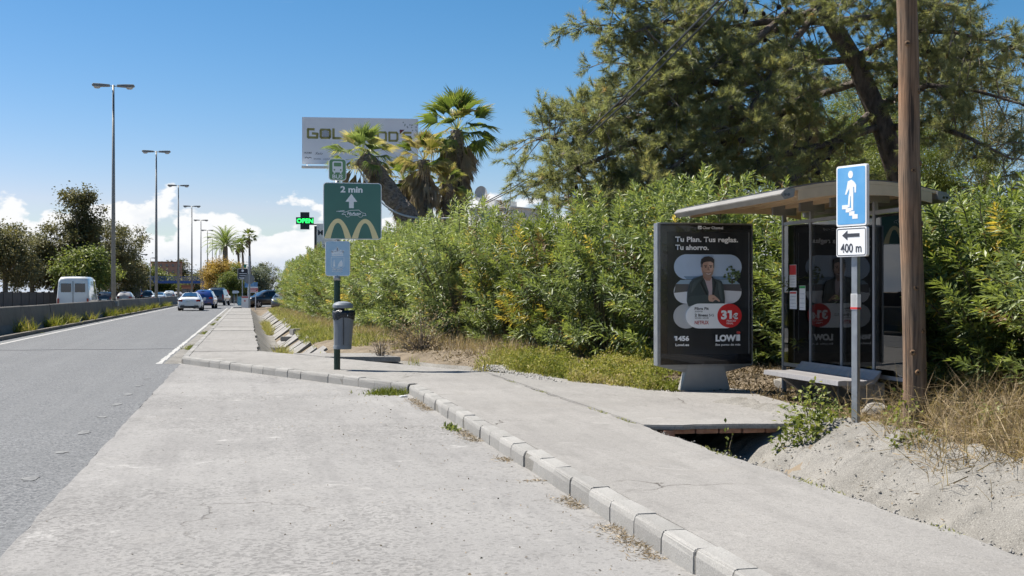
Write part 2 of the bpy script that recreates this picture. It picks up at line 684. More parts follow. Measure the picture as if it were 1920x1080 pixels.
def blade_mesh(name, P, D, L, Wd, tint, rs, bend=0.5):
    """two-segment curved grass blades"""
    n = len(P)
    D = unit(D)
    L = np.broadcast_to(L, n)[:, None]
    Wd = np.broadcast_to(Wd, n)[:, None]
    az = rs.uniform(0, 2 * np.pi, n)
    B = np.stack([np.cos(az), np.sin(az), np.full(n, -0.55)], 1)
    side = unit(np.cross(D, B))
    m1_ = P + D * L * 0.5
    tip = m1_ + unit(D + B * bend * rs.uniform(0.3, 1.5, (n, 1))) * L * 0.55
    V = np.stack([P - side * Wd / 2, P + side * Wd / 2, m1_ + side * Wd * 0.4, m1_ - side * Wd * 0.4, tip], 1).reshape(-1, 3)
    i = np.arange(n)[:, None] * 5
    F = np.concatenate([i + np.array([[0, 1, 2]]), i + np.array([[0, 2, 3]]), i + np.array([[3, 2, 4]])], 0)
    return tri_mesh(name, V, F, np.concatenate([tint] * 3))

# ------------------------------------------------------------------ shared materials
CONC_LAY = concrete('layby_concrete', (0.292, 0.284, 0.274), (0.226, 0.220, 0.213), stain=0.30, crack=0.45, grit=0.30, warm=(0.330, 0.312, 0.288), worn=1.0)
CONC_WALK = concrete('pavement_concrete', (0.288, 0.277, 0.262), (0.226, 0.217, 0.205), stain=0.30, crack=0.9, grit=0.45, warm=(0.198, 0.180, 0.156), worn=0.55)
CONC_KERB = concrete('kerb_concrete', (0.345, 0.337, 0.322), (0.235, 0.228, 0.215), stain=0.85, grit=0.35, warm=(0.135, 0.122, 0.100), big=1.3, piece=0.13)
CONC_DITCH = concrete('ditch_concrete', (0.245, 0.234, 0.214), (0.150, 0.142, 0.127), stain=0.75, crack=0.6, grit=0.8, warm=(0.144, 0.120, 0.084), big=1.1)
CONC_BARR = concrete('barrier_concrete', (0.216, 0.198, 0.174), (0.144, 0.129, 0.111), stain=0.75, grit=0.25, warm=(0.066, 0.060, 0.054), big=0.25)
ASPH = asphalt('asphalt')
DIRT = M('dry_soil', (0.216, 0.173, 0.122), (0.122, 0.094, 0.061), scale=2.2, rough=0.95, bump=0.9, bscale=22, bdist=0.04)
PAINT = M('worn_white_paint', (0.46, 0.455, 0.435), (0.27, 0.265, 0.25), scale=7, rough=0.8, bump=0.3, bscale=60, ramp=(0.36, 0.6))
WIRE_SHADOW = M('wire_shadow_tone', (0.03, 0.03, 0.032), scale=8, rough=0.7)  # near-black colour used only for the painted wire shadow
GALV = M('galvanised_steel', (0.357, 0.374, 0.391), (0.281, 0.297, 0.315), scale=9, rough=0.45, metal=0.75, bump=0.1)
ALU = M('brushed_aluminium', (0.340, 0.340, 0.340), (0.272, 0.272, 0.272), scale=3, rough=0.38, metal=0.8, stretch=(1, 1, 8))
DARKMET = M('dark_metal', (0.04, 0.042, 0.045), (0.025, 0.026, 0.028), scale=5, rough=0.4, metal=0.4)
LAMPMET = M('lamp_post_paint', (0.259, 0.259, 0.245), (0.216, 0.216, 0.205), scale=3, rough=0.5, metal=0.3)
BLACK = M('black_gloss', (0.006, 0.006, 0.007), (0.004, 0.004, 0.005), rough=0.25, coat=0.7)
WHITE = M('white_paint', (0.78, 0.78, 0.77), (0.68, 0.68, 0.67), scale=4, rough=0.5)
BRICK = M('brick_clay', (0.42, 0.22, 0.14), (0.28, 0.13, 0.08), scale=14, rough=0.9, bump=0.5, bscale=60)
RUBBER = M('rubber', (0.02, 0.02, 0.021), rough=0.8)

# ------------------------------------------------------------------ ground, road, lay-by
rnd = random.Random(7)


def R_edge(y):                       # right edge of the pavement
    if y < 20.0:
        return 3.9
    if y > 28.2:
        return 0.25
    return 3.9 + (0.25 - 3.9) * (y - 20.0) / 8.2


def sm(a, b, t):
    t = max(0.0, min(1.0, (t - a) / (b - a)))
    return t * t * (3 - 2 * t)


def ditch_factor(y):
    f = 1 - sm(13.6, 14.2, y) + sm(20.6, 21.2, y)
    return f * (1 - sm(96, 100, y))


def profile(d):                      # open V-shaped drain beside the pavement
    pts = ((-0.05, 0.02), (0.0, 0.115), (0.55, -0.36), (0.80, -0.38), (1.45, 0.06), (1.85, 0.17), (3.2, 0.26), (6, 0.34), (40, 0.5))
    if d <= pts[0][0]:
        return pts[0][1]
    for (a, za), (b, zb) in zip(pts[:-1], pts[1:]):
        if d <= b:
            return za + (zb - za) * (d - a) / (b - a)
    return pts[-1][1]


def ground_z(x, y, rough=True):
    d = x - R_edge(y)
    if d < -0.05:
        return -0.04
    zz = profile(d)
    if d < 1.85:
        zz = zz * ditch_factor(y) + (0.105 + 0.02 * d) * (1 - ditch_factor(y))
    if rough and d > 1.2:
        k = min(1.0, (d - 1.2) / 1.0)
        zz += k * (mnoise.noise((x * 0.9, y * 0.9, 0)) * 0.06 + mnoise.noise((x * 3.1, y * 3.1, 5)) * 0.02)
    w = sm(10.8, 11.6, y) * (1 - sm(16.0, 17.0, y)) * (1 - sm(3.7, 4.6, d)) * sm(1.5, 1.9, d)
    zz = zz * (1 - w) + (0.105 + (0.02 * mnoise.noise((x * 2.1, y * 2.1, 3)) if rough else 0)) * w
    far = sm(96, 104, y)
    return zz * (1 - far) + (-0.04) * far if y > 96 else zz


ys = sorted(set([-2500, -900, -300, -100, -60, -40] + list(np.arange(-30, 9, 1.0)) + list(np.round(np.arange(9, 34, 0.25), 3))
                + list(np.arange(34, 105, 0.75)) + [110, 125, 150, 200, 300, 450, 700, 1200, 2500, 5000]))
ds = [-0.06, 0.0, 0.12, 0.3, 0.45, 0.55, 0.68, 0.8, 0.95, 1.1, 1.3, 1.45] + list(np.arange(1.6, 8, 0.25)) + [8.5, 9.5, 11, 13, 16, 20, 30, 45, 80, 200, 600, 2000, 5000]
lx = [-5000, -1500, -500, -150, -60, -25]
nxg = len(lx) + len(ds)


def gfn(i, j):
    y = ys[j]
    if i < len(lx):
        return (lx[i], y, -0.04)
    d = ds[i - len(lx)]
    x = R_edge(y) + d
    zz = ground_z(x, y)
    if d < 1.46:
        zz -= 0.05
    elif d < 2.15 and y < 12:
        zz -= 0.14
    elif d < 2.6 and y < 16.2:
        zz = min(zz, 0.10)
    return (x, y, zz)


g = MB().grid(nxg, len(ys), gfn).build('ground', DIRT, smooth=True)
tag(g, kind='structure')

# main asphalt lane (left edge at the low verge kerb, right edge ragged against the lay-by concrete)
yy = [-80, -40, -20] + list(np.arange(-10, 60, 0.35)) + [70, 85, 100, 118]
left = [(-7.35, 240), (-7.35, -80)]
right = [(-1.36 + rnd.uniform(-0.006, 0.006) + 0.02 * mnoise.noise((0, y * 0.8, 3)), y) for y in yy]
turn = [(0.2, 121), (3, 126), (12, 131), (40, 134), (40, 143), (12, 141), (3, 146), (-1, 158), (-1.36, 240)]
road = MB().flat(right + turn + left, -0.03, 0.0).build('road', ASPH)
tag(road, kind='structure')
lay = MB().flat([(-1.42, -60), (2.32, -60), (2.32, 17.62), (-1.33, 25.95), (-1.42, 25.95)] +
                [(-1.36 + rnd.uniform(-0.012, 0.012) + 0.02 * mnoise.noise((0, y * 0.8, 3)), y) for y in np.arange(25.6, -20, -0.35)],
                -0.025, 0.005).build('bus_layby', CONC_LAY)
tag(lay, kind='structure')
mw = MB().flat([(-8.75, -80), (-18.6, -80), (-18.6, 700), (-8.75, 700)], -0.03, 0.001).build('motorway', ASPH)
tag(mw, kind='structure')

# painted markings: worn edge line, broken line, left line
mk = MB()
yl = list(np.arange(25.9, 112, 0.5))
for a, b in zip(yl[:-1], yl[1:]):
    w0 = 0.06 + rnd.uniform(-0.025, 0.01)
    mk.flat([(-1.80 - w0, a), (-1.80 + w0, a + 0.01), (-1.80 + w0, b), (-1.80 - w0, b - 0.01)], 0.001, 0.005)
mk.build('edge_line', PAINT, road)
for k in range(9):
    y0 = 8.6 + k * 1.62
    L = rnd.uniform(0.18, 0.42)
    P = []
    for i in range(12):
        a = 2 * math.pi * i / 12
        q = rnd.uniform(0.6, 1.0)
        P.append((-1.70 + 0.075 * q * math.cos(a), y0 + L * 0.6 * q * math.sin(a)))
    MB().flat(P, 0.001, 0.005).build('worn_dash', M('faded_paint', (0.20, 0.20, 0.197), (0.125, 0.127, 0.128), scale=14, rough=0.85, ramp=(0.42, 0.6)), road)
MB().flat([(-6.95, 20), (-6.82, 20), (-6.82, 160), (-6.95, 160)], 0.001, 0.005).build('edge_line', PAINT, road)
wire_shadow_pts = [(-7.3 + i * 0.3, 33.0 + 0.10 * math.sin(i * 0.8) + rnd.uniform(-0.05, 0.05) - i * 0.02) for i in range(20)]
dark_strip = MB()  # cast shadow of an overhead wire, laid across the road as a dark sheet
for (a, b), (c, d) in zip(wire_shadow_pts[:-1], wire_shadow_pts[1:]):
    dark_strip.flat([(a, b - 0.045), (c, d - 0.045), (c, d + 0.045), (a, b + 0.045)], 0.001, 0.0045)
dark_strip.build('wire_shadow_strip', WIRE_SHADOW, road)
for yk in np.arange(20, 420, 13.0):
    MB().flat([(-13.25, yk), (-13.10, yk), (-13.10, yk + 4.5), (-13.25, yk + 4.5)], 0.002, 0.006).build('lane_dash', PAINT, mw)
MB().flat([(-9.5, 0), (-9.35, 0), (-9.35, 500), (-9.5, 500)], 0.002, 0.006).build('edge_line', PAINT, mw)

# pavement: cast strip beside the lay-by, and jointed panels further on
walk = empty('pavement')
tag(walk, kind='structure')
redge = [(3.9 + rnd.uniform(-0.03, 0.025), y) for y in np.arange(-20, 20, 0.22)]
redge += [(3.9 - 3.65 * t + rnd.uniform(-0.025, 0.025), 20 + 8.2 * t) for t in np.arange(0.0, 1.0, 0.04)]
near = MB().flat([(2.452, -20)] + redge + [(0.25, 28.2), (-1.198, 28.2), (-1.198, 25.96), (2.452, 17.66)], -0.12, 0.14)
near.build('pavement_panel', CONC_WALK, walk)
y0 = 28.2
while y0 < 102:
    L = rnd.choice((4.6, 5.0, 5.4))
    dz = rnd.uniform(-0.008, 0.006)
    rb = [(0.25 + rnd.uniform(-0.04, 0.03), y) for y in np.arange(y0 + 0.02, y0 + L, 0.6)]
    MB().flat([(-1.198, y0 + 0.02)] + rb + [(0.25, y0 + L), (-1.198, y0 + L)], -0.12, 0.14 + dz).build('pavement_panel', CONC_WALK, walk)
    y0 += L + 0.012

# kerb stones
kerb = empty('kerb')
tag(kerb, kind='structure')
prof = [(0.0, -0.15), (0.004, 0.10), (0.012, 0.135), (0.026, 0.147), (0.148, 0.149), (0.148, -0.15)]


def stone_mesh(L, seed):
    r = random.Random(seed)
    m_ = MB()
    n = len(prof)
    P = []
    for e in (0, 1):
        for x, z_ in prof:
            P.append((x + r.uniform(-0.004, 0.004), (0.003 if e == 0 else L - 0.003) + r.uniform(-0.0015, 0.0015), z_ + r.uniform(-0.004, 0.003)))
    F = [tuple(range(n)), tuple(reversed(range(n, 2 * n)))] + [(i, i + n, (i + 1) % n + n, (i + 1) % n) for i in range(n)]
    m_.add(P, F)
    me = m_.mesh('kerb_stone', bevel=0.006)
    me.materials.append(CONC_KERB)
    return me


stones = [stone_mesh(0.5, s_) for s_ in range(5)]


def kerb_run(a, b, L=0.5):
    a, b = Vector(a), Vector(b)
    dv = (b - a)
    n = max(1, round(dv.length / L))
    rz = math.atan2(-dv.x, dv.y)
    mo = MB().prism([(0.007, -0.14), (0.010, 0.095), (0.020, 0.130), (0.032, 0.138), (0.142, 0.140), (0.142, -0.14)], 0.0, dv.length).build('mortar', CONC_DITCH, kerb)
    mo.location = (a.x, a.y, 0)
    mo.rotation_euler = (0, 0, rz)
    for i in range(n):
        p = a + dv * (i / n)
        o = mesh_obj('kerb_stone', rnd.choice(stones), None, kerb)
        o.location = (p.x + rnd.uniform(-0.006, 0.006), p.y + rnd.uniform(-0.006, 0.006), rnd.uniform(-0.006, 0.005))
        o.rotation_euler = (0, rnd.uniform(-0.01, 0.01), rz + rnd.uniform(-0.008, 0.008))
        o.scale = (1, dv.length / n / L, 1)


kerb_run((2.3, -2.0), (2.3, 17.45))
kerb_run((2.3, 17.55), (-1.35, 25.85))
kerb_run((-1.35, 25.95), (-1.35, 58.0))
MB().flat([(-1.35, 58.0), (-1.205, 58.0), (-1.205, 108), (-1.35, 108)], -0.1, 0.146).build('kerb_strip', CONC_KERB, kerb)
MB().flat([(2.3, -20.0), (2.448, -20.0), (2.448, -2.02), (2.3, -2.02)], -0.1, 0.146).build('kerb_strip', CONC_KERB, kerb)
# gutter strip with dirt between the far kerb and the edge line
gut = MB().flat([(-1.70 + 0.03 * mnoise.noise((0, y, 1)), y) for y in np.arange(25.9, 108, 0.5)] + [(-1.34, 108), (-1.34, 25.9)], -0.01, 0.004)
tag(gut.build('gutter', CONC_DITCH), kind='structure')

# drain lining: cast concrete sheet plus loose side slabs further along
ditch = empty('drain')
tag(ditch, kind='structure')


def lining(ya, yb, step, dlist, amp, name):
    ylist = list(np.arange(ya, yb + 1e-6, step))

    def fn(i, j):
        y = ylist[j]
        d = dlist[i]
        x = R_edge(y) + d
        q = amp * (mnoise.noise((x * 2.3, y * 2.3, 9)) + 0.5 * mnoise.noise((x * 7, y * 7, 2)) + 0.35 * mnoise.noise((x * 17, y * 17, 4)) + 0.7 * max(0, mnoise.noise((x * 4.1, y * 4.1, 6))))
        q += amp * 0.45 * mnoise.noise((d * 1.4, y * 6.0, 3)) + amp * 0.5 * mnoise.noise((d * 0.8, y * 0.9, 13))
        q += amp * 0.30 * abs(mnoise.noise((x * 11, y * 11, 8))) + amp * 0.22 * mnoise.noise((x * 31, y * 31, 1))
        edge = 0 if 0.01 < d < dlist[-1] - 0.01 else 0.0
        return (x + edge, y, profile(d) - 0.004 + (q if d > 0.05 else 0))
    return MB().grid(len(dlist), len(ylist), fn).build(name, CONC_DITCH, ditch, smooth=True)


dl = [0.012, 0.15, 0.3, 0.45, 0.55, 0.65, 0.8, 0.95, 1.1, 1.28, 1.45, 1.62, 1.8]
lining(-6, 4.0, 0.4, dl + [1.95, 2.1], 0.055, 'cast_lining')
lining(4.0, 14.0, 0.045, list(np.arange(0.012, 2.12, 0.045)), 0.068, 'cast_lining')
lining(21.0, 27.4, 0.25, dl[:11], 0.02, 'cast_lining')
lining(27.4, 96.0, 0.6, [0.012, 0.3, 0.55, 0.68, 0.8], 0.012, 'cast_lining')
k = 0
y0 = 27.5
while y0 < 95:
    L = rnd.uniform(1.35, 1.6)
    if rnd.random() > 0.12:
        x0 = R_edge(y0 + L / 2)
        top_d = rnd.uniform(1.42, 1.62)
        P = []
        for dd, zz in ((0.80, -0.37), (top_d, profile(top_d) + 0.05)):
            for yv in (y0 + 0.02, y0 + L - 0.03):
                P.append((x0 + dd, yv + rnd.uniform(-0.03, 0.03), zz + rnd.uniform(-0.012, 0.02)))
        nrm = Vector((0.5, 0, -0.8)).normalized() * 0.06
        Q = [tuple(Vector(p) + nrm) for p in P]
        MB().add([P[0], P[1], P[3], P[2], Q[0], Q[1], Q[3], Q[2]],
                 [(0, 3, 2, 1), (4, 5, 6, 7), (0, 1, 5, 4), (1, 2, 6, 5), (2, 3, 7, 6), (3, 0, 4, 7)]).build('concrete_slab', CONC_WALK, ditch)
    y0 += L

# slab bridging the drain past the bus stop, and the pad in front of the shelter
br = MB().flat([(R_edge(25.3) + 0.02, 25.1), (R_edge(25.3) + 1.55, 24.7), (R_edge(26.6) + 1.75, 26.4), (R_edge(26.6) + 0.02, 26.7)], 0.05, 0.155)
br.build('drain_cover_slab', CONC_WALK, ditch, bevel=0.01)
padp = [(3.925, 11.62)]
padp += [(3.95 + (5.5 - 3.95) * t, 11.55 - 0.16 * t + rnd.uniform(-0.03, 0.03)) for t in np.arange(0.05, 1.0, 0.09)]
padp += [(5.55, 11.45), (5.9, 11.75), (6.35, 12.2), (6.42, 13.4), (6.55, 14.6), (6.75, 15.4), (6.5, 16.0)]
padp += [(5.95, 15.55), (5.6, 15.3), (5.25, 16.4), (4.95, 17.3), (4.75, 18.2), (4.4, 19.0), (3.925, 20.0)]
pad = MB().flat(padp, 0.100, 0.150).build('shelter_pad', CONC_WALK, bevel=0.012)
tag(pad, kind='structure')
cul = empty('culvert_frame', (0, 0, 0), 0, 'clay brick frame round the dark drain opening under the concrete pad', 'culvert')
bx = 4.22
for i in range(5):                                   # lintel bricks
    MB().box((bx + 0.12 + i * 0.245, 11.60 - i * 0.022, 0.075), (0.238, 0.09, 0.045), rnd.uniform(-0.02, 0.02)).build('brick', BRICK, cul, bevel=0.004)
for sx, yb in ((4.17, 11.62), (5.50, 11.48)):
    for k in range(5):
        MB().box((sx + rnd.uniform(-0.01, 0.01), yb, 0.06 - k * 0.078), (0.115, 0.2, 0.07), rnd.uniform(-0.05, 0.05)).build('brick', BRICK, cul, bevel=0.004)

# low verge kerb on the left of the road
vk = MB().flat([(-7.36, -40), (-7.52, -40), (-7.52, 150), (-7.36, 150)], -0.1, 0.12).build('verge_kerb', CONC_BARR, bevel=0.01)
tag(vk, kind='structure')
vs_ = MB().flat([(-7.52, -40), (-8.75, -40), (-8.75, 150), (-7.52, 150)], -0.1, 0.06).build('verge', DIRT)
tag(vs_, kind='structure')

# ------------------------------------------------------------------ barrier, lamps, far wall
bar = empty('concrete_barrier', (0, 0, 0), 0, 'long grey stained concrete traffic barrier between the slip lane and motorway', 'barrier')
bp = [(-0.30, 0.0), (-0.30, 0.08), (-0.17, 0.34), (-0.095, 0.94), (-0.07, 0.97), (0.07, 0.97), (0.095, 0.94), (0.17, 0.34), (0.30, 0.08), (0.30, 0.0)]
me = MB().prism(bp, 0.02, 5.98).mesh('barrier_segment')
me.materials.append(CONC_BARR)
for i in range(44):
    o = mesh_obj('barrier_segment', me, None, bar)
    o.location = (-8.3 + rnd.uniform(-0.015, 0.015), -30 + i * 6.0, rnd.uniform(-0.01, 0.01))

ORD = ['nearest', 'second nearest', 'third nearest', 'fourth nearest', 'fifth nearest', 'sixth nearest', 'seventh nearest', 'eighth nearest', 'ninth nearest', 'tenth nearest']
LENS = M('lamp_lens', (0.55, 0.56, 0.56), (0.45, 0.46, 0.46), rough=0.2)


def street_lamp(loc, H, arms, label, group, rz=0.0):
    t = empty('street_lamp', loc, rz, label, 'street lamp', group)
    zb = loc[2]
    MB().tube([(0, 0, 0), (0, 0, H * 0.5), (0, 0, H)], [0.15, 0.11, 0.065], 12).build('pole', LAMPMET, t, smooth=True)
    if zb > 0.3:
        MB().box((0, 0, -0.19), (0.62, 0.95, 0.34)).box((0, 0, -0.02), (0.34, 0.34, 0.03)).build('base_block', M('pale_base', (0.42, 0.41, 0.38), (0.28, 0.27, 0.24), scale=6, rough=0.9, bump=0.3), t, bevel=0.02)
    else:
        MB().box((0, 0, 0.02), (0.4, 0.4, 0.06)).build('base_plate', GALV, t)
    for s_ in arms:
        ar = MB().tube([(0, 0, H - 0.08), (s_ * 0.45, 0, H - 0.04)], 0.03, 8).build('arm', LAMPMET, t)
        body = [(0.22, H - 0.12), (0.22, H + 0.03), (0.75, H + 0.06), (1.22, H + 0.07), (1.30, H - 0.02), (1.27, H - 0.10), (0.80, H - 0.14)]
        m_ = MB()
        k = 0
        P, F = [], []
        n = len(body)
        for yv, sc in ((-0.16, 0.72), (-0.1, 1.0), (0.1, 1.0), (0.16, 0.72)):
            for x, z_ in body:
                P.append((s_ * (0.75 + (x - 0.75) * (0.96 if sc < 1 else 1)), yv * (0.6 if x < 0.3 else 1), H + (z_ - H) * sc))
        for r_ in range(3):
            for i in range(n):
                a, b = r_ * n + i, r_ * n + (i + 1) % n
                F.append((a, b, b + n, a + n) if s_ > 0 else (a, a + n, b + n, b))
        F.append(tuple(range(n)))
        F.append(tuple(range(3 * n, 4 * n)))
        m_.add(P, F)
        he = m_.build('lamp_head', LAMPMET, t)
        MB().lathe([(0.02, -0.14), (0.14, -0.12), (0.20, -0.03), (0.22, 0.03)], 14, (s_ * 0.98, 0, H - 0.12), 1.1, 0.7).build('lens', LENS, he, smooth=True)
    return t


for i in range(9):
    street_lamp((-8.3, 79.7 + 36.6 * i, 0.95), 13.65, (-1, 1), 'tall double-armed street lamp standing on the concrete barrier, ' + ORD[i] + ' in the row', 'double-armed lamps along the barrier')
for i, (px, Y) in enumerate(((172.6, 150), (240, 195), (263, 218), (282, 240))):
    p = at(px, 547, Y)
    street_lamp((p.x, p.y, 0), 8.3, (1,), 'shorter single-arm street lamp across the motorway, ' + ORD[i], 'single-arm lamps across the motorway')

wl = empty('brown_wall', (0, 0, 0), 0, 'long dark brown noise wall along the far side of the motorway', 'wall')
me = MB().box((0, 0, 0.72), (0.14, 3.96, 1.44)).box((0, -1.98, 0.75), (0.22, 0.2, 1.52)).mesh('wall_panel')
me.materials.append(M('brown_panel', (0.085, 0.062, 0.05), (0.055, 0.042, 0.036), scale=2, rough=0.8))
for i in range(60):
    o = mesh_obj('wall_panel', me, None, wl)
    o.location = (-19.8, 60 + i * 4.0, 0)

# ------------------------------------------------------------------ cars
TYRE = RUBBER
CARGLASS = M('car_glass', (0.012, 0.016, 0.02), (0.01, 0.013, 0.016), rough=0.05, coat=1.0)
TAIL = M('tail_lamp_red', (0.35, 0.012, 0.012), (0.22, 0.008, 0.008), rough=0.15, coat=1.0)
PLATE = M('number_plate_white', (0.72, 0.72, 0.68), rough=0.5)
PLATEY = M('number_plate_yellow', (0.75, 0.50, 0.05), rough=0.5)
PLASTIC = M('black_plastic', (0.025, 0.025, 0.026), rough=0.65)
RIM = M('alloy_rim', (0.5, 0.5, 0.52), rough=0.3, metal=0.9)

# stations: y (rear negative), bottom z, belt z, roof z, half width, half roof width
SPECS = {
    'sedan': [(-2.34, .42, .78, .86, .70, .60), (-2.25, .26, .86, 1.00, .84, .66), (-1.95, .22, .90, 1.06, .90, .66), (-1.35, .20, .92, 1.22, .92, .60),
              (-0.6, .19, .92, 1.41, .92, .56), (0.15, .19, .91, 1.44, .92, .56), (0.75, .19, .89, 1.30, .92, .60), (1.35, .20, .86, .98, .91, .70),
              (2.0, .22, .76, .84, .86, .70), (2.30, .30, .62, .68, .72, .58)],
    'suv': [(-2.22, .50, .90, .98, .76, .66), (-2.18, .34, 1.0, 1.12, .88, .70), (-2.02, .30, 1.04, 1.40, .92, .66), (-1.75, .28, 1.05, 1.58, .93, .62),
            (-0.7, .26, 1.04, 1.66, .93, .62), (0.3, .26, 1.03, 1.64, .93, .61), (0.85, .26, 1.01, 1.42, .93, .65), (1.25, .27, 1.0, 1.12, .92, .74),
            (1.95, .30, .94, 1.00, .88, .72), (2.20, .36, .76, .82, .76, .62)],
    'offroad': [(-2.30, .55, 1.02, 1.10, .86, .76), (-2.27, .42, 1.08, 1.20, .93, .78), (-2.22, .40, 1.12, 1.70, .95, .76), (-2.05, .38, 1.13, 1.86, .95, .74),
                (-0.7, .36, 1.12, 1.89, .95, .73), (0.35, .36, 1.11, 1.86, .95, .72), (0.80, .36, 1.10, 1.50, .95, .75), (1.05, .36, 1.08, 1.20, .95, .80),
                (1.95, .38, 1.04, 1.12, .93, .78), (2.25, .44, .82, .90, .84, .70)],
    'hatch': [(-2.02, .48, .84, .92, .72, .62), (-1.98, .30, .92, 1.04, .84, .66), (-1.80, .26, .95, 1.26, .88, .62), (-1.5, .24, .96, 1.43, .88, .58),
              (-0.6, .22, .95, 1.49, .89, .57), (0.2, .22, .94, 1.47, .89, .57), (0.75, .22, .92, 1.30, .89, .60), (1.20, .22, .90, 1.00, .88, .70),
              (1.80, .24, .80, .88, .84, .68), (2.02, .30, .66, .72, .72, .58)],
    'van': [(-2.75, .55, 1.20, 2.20, .93, .84), (-2.72, .42, 1.25, 2.36, .99, .86), (-2.60, .40, 1.26, 2.44, 1.0, .86), (-1.5, .38, 1.26, 2.47, 1.0, .86),
            (0.0, .38, 1.26, 2.47, 1.0, .86), (1.2, .38, 1.25, 2.45, 1.0, .85), (1.6, .38, 1.24, 2.25, .99, .80), (2.15, .38, 1.20, 1.40, .97, .80),
            (2.65, .42, 1.0, 1.10, .92, .76), (2.80, .46, .8, .86, .82, .68)],
}


def car(kind, loc, rz, paint, label, group=None, plate=PLATE, tail=TAIL, name='car', rails=False, tail_style='low'):
    t = empty(name, loc, rz, label, 'van' if kind == 'van' else 'car', group)
    st_ = SPECS[kind]

    def ring(s):
        y, zb, zs, zr, w, wr = s
        h = [(w * .90, zb), (w * .99, zb + (zs - zb) * .28), (w, zb + (zs - zb) * .72), (w * .965, zs), (wr + (w - wr) * .12, zr - (zr - zs) * .16),
             (wr * .86, zr - .012), (wr * .45, zr + .006)]
        return [(-x, y, z_) for x, z_ in h] + [(0, y, zr + .012)] + [(x, y, z_) for x, z_ in reversed(h)]
    rings = [ring(s) for s in st_]
    n = len(rings[0])
    m_ = MB()
    P = [p for r_ in rings for p in r_]
    F = []
    for i in range(len(rings) - 1):
        for j in range(n):
            a, b = i * n + j, i * n + (j + 1) % n
            F.append((a, a + n, b + n, b))
    F.append(tuple(range(n)))
    F.append(tuple(reversed(range((len(rings) - 1) * n, len(rings) * n))))
    m_.add(P, F)
    body = m_.build('body', paint, t, smooth=True)

    def patch(i, j0, j1, i2, name, mat, off, ins=(.08, .08, .10, .10)):
        """glass laid over the body between stations i..i2 and ring points j0..j1"""
        A, B, C, D = (Vector(rings[i][j0]), Vector(rings[i][j1]), Vector(rings[i2][j1]), Vector(rings[i2][j0]))

        def bl(u, v):
            return (A * (1 - u) + B * u) * (1 - v) + (D * (1 - u) + C * u) * v
        nrm = (B - A).cross(D - A).normalized()
        if nrm.dot((A + B + C + D) / 4 - Vector((0, (A.y + C.y) / 2, 0.9))) < 0:
            nrm = -nrm
        q = [bl(ins[0], ins[2]), bl(1 - ins[1], ins[2]), bl(1 - ins[1], 1 - ins[3]), bl(ins[0], 1 - ins[3])]
        MB().add([v + nrm * off for v in q] + [v - nrm * 0.02 for v in q],
                 [(0, 1, 2, 3), (7, 6, 5, 4), (0, 4, 5, 1), (1, 5, 6, 2), (2, 6, 7, 3), (3, 7, 4, 0)]).build(name, mat, t)
    # rear window
    yr = {'sedan': (2, 4), 'suv': (1, 3), 'offroad': (1, 3), 'hatch': (1, 3), 'van': (0, 2)}[kind]
    if kind != 'van':
        z0, z1 = st_[yr[0]][3], st_[yr[1]][3]
        ya, yb2 = st_[yr[0]][0], st_[yr[1]][0]
        wa, wb = st_[yr[0]][5] * .98, st_[yr[1]][5] * .92
        lo, hi = 0.10, 0.90
        q = []
        for f, w_ in ((lo, wa), (hi, wb)):
            yv, zv = ya + (yb2 - ya) * f, z0 + (z1 - z0) * f + 0.035
            q.append([(-w_ * .9, yv + .02, zv - .03), (0, yv - .015, zv + .02), (w_ * .9, yv + .02, zv - .03)])
        if kind == 'sedan':
            q = [[(x, y, z_ + .02) for x, y, z_ in r_] for r_ in q]
        P = q[0] + q[1]
        P2 = [(x, y + 0.12, z_ - 0.06) for x, y, z_ in P]
        MB().add(P + P2, [(0, 1, 4, 3), (1, 2, 5, 4), (0, 6, 7, 1), (1, 7, 8, 2), (2, 8, 11, 5), (5, 11, 10, 4), (4, 10, 9, 3), (3, 9, 6, 0)]).build('rear_window', CARGLASS, t)
    # side windows and windscreen
    ia, ib, ic, id_ = {'sedan': (3, 4, 5, 6), 'suv': (3, 4, 5, 6), 'offroad': (3, 4, 5, 6), 'hatch': (3, 4, 5, 6), 'van': (4, 5, 5, 6)}[kind]
    for j0, j1 in ((3, 4), (n - 4, n - 5)):
        for a, b in ((ia, ib), (ib, ic), (ic, id_)):
            if a != b:
                patch(a, j0, j1, b, 'side_window', CARGLASS, 0.006, (.10, .06, .05, .05))
    patch(id_, 4, n - 5, id_ + 1, 'windscreen', CARGLASS, 0.03, (.02, .02, .08, .08))
    y0, zb, zs, zr, w, wr = st_[1]
    yr0 = st_[0][0]
    # lamps, plate, bumper
    for s_ in (-1, 1):
        if kind == 'offroad' or kind == 'van':
            zc = 1.0 if kind == 'offroad' else 0.85
            MB().box((s_ * w * .90, y0 - .02, zc), (.13, .14, .46)).build('tail_lamp', tail, t, bevel=.02)
        else:
            MB().box((s_ * w * .80, y0 - .035, zs - .06), (.34, .16, .15), s_ * 0.35).build('tail_lamp', tail, t, bevel=.03)
        MB().box((s_ * (st_[6][4] + .10), st_[6][0] - .05, st_[6][2] + .07), (.22, .12, .15)).build('mirror', PLASTIC if kind != 'sedan' else paint, t, bevel=.03)
        MB().box((s_ * w * .62, yr0 - .015, zb + .18), (.30, .04, .04)).build('reflector', TAIL if kind != 'sedan' else PLASTIC, t)
    MB().box((0, yr0 + .02, zb + .06), (w * 1.72, .14, .16 if kind != 'sedan' else .12)).build('bumper', PLASTIC, t, bevel=.03)
    zp = {'sedan': .76, 'suv': .80, 'offroad': .98, 'hatch': .74, 'van': .62}[kind]
    MB().box((0 if kind != 'offroad' else -.42, yr0 - (.035 if kind != 'van' else .02), zp), (.50, .03, .11 if kind != 'offroad' else .2)).build('number_plate', plate, t)
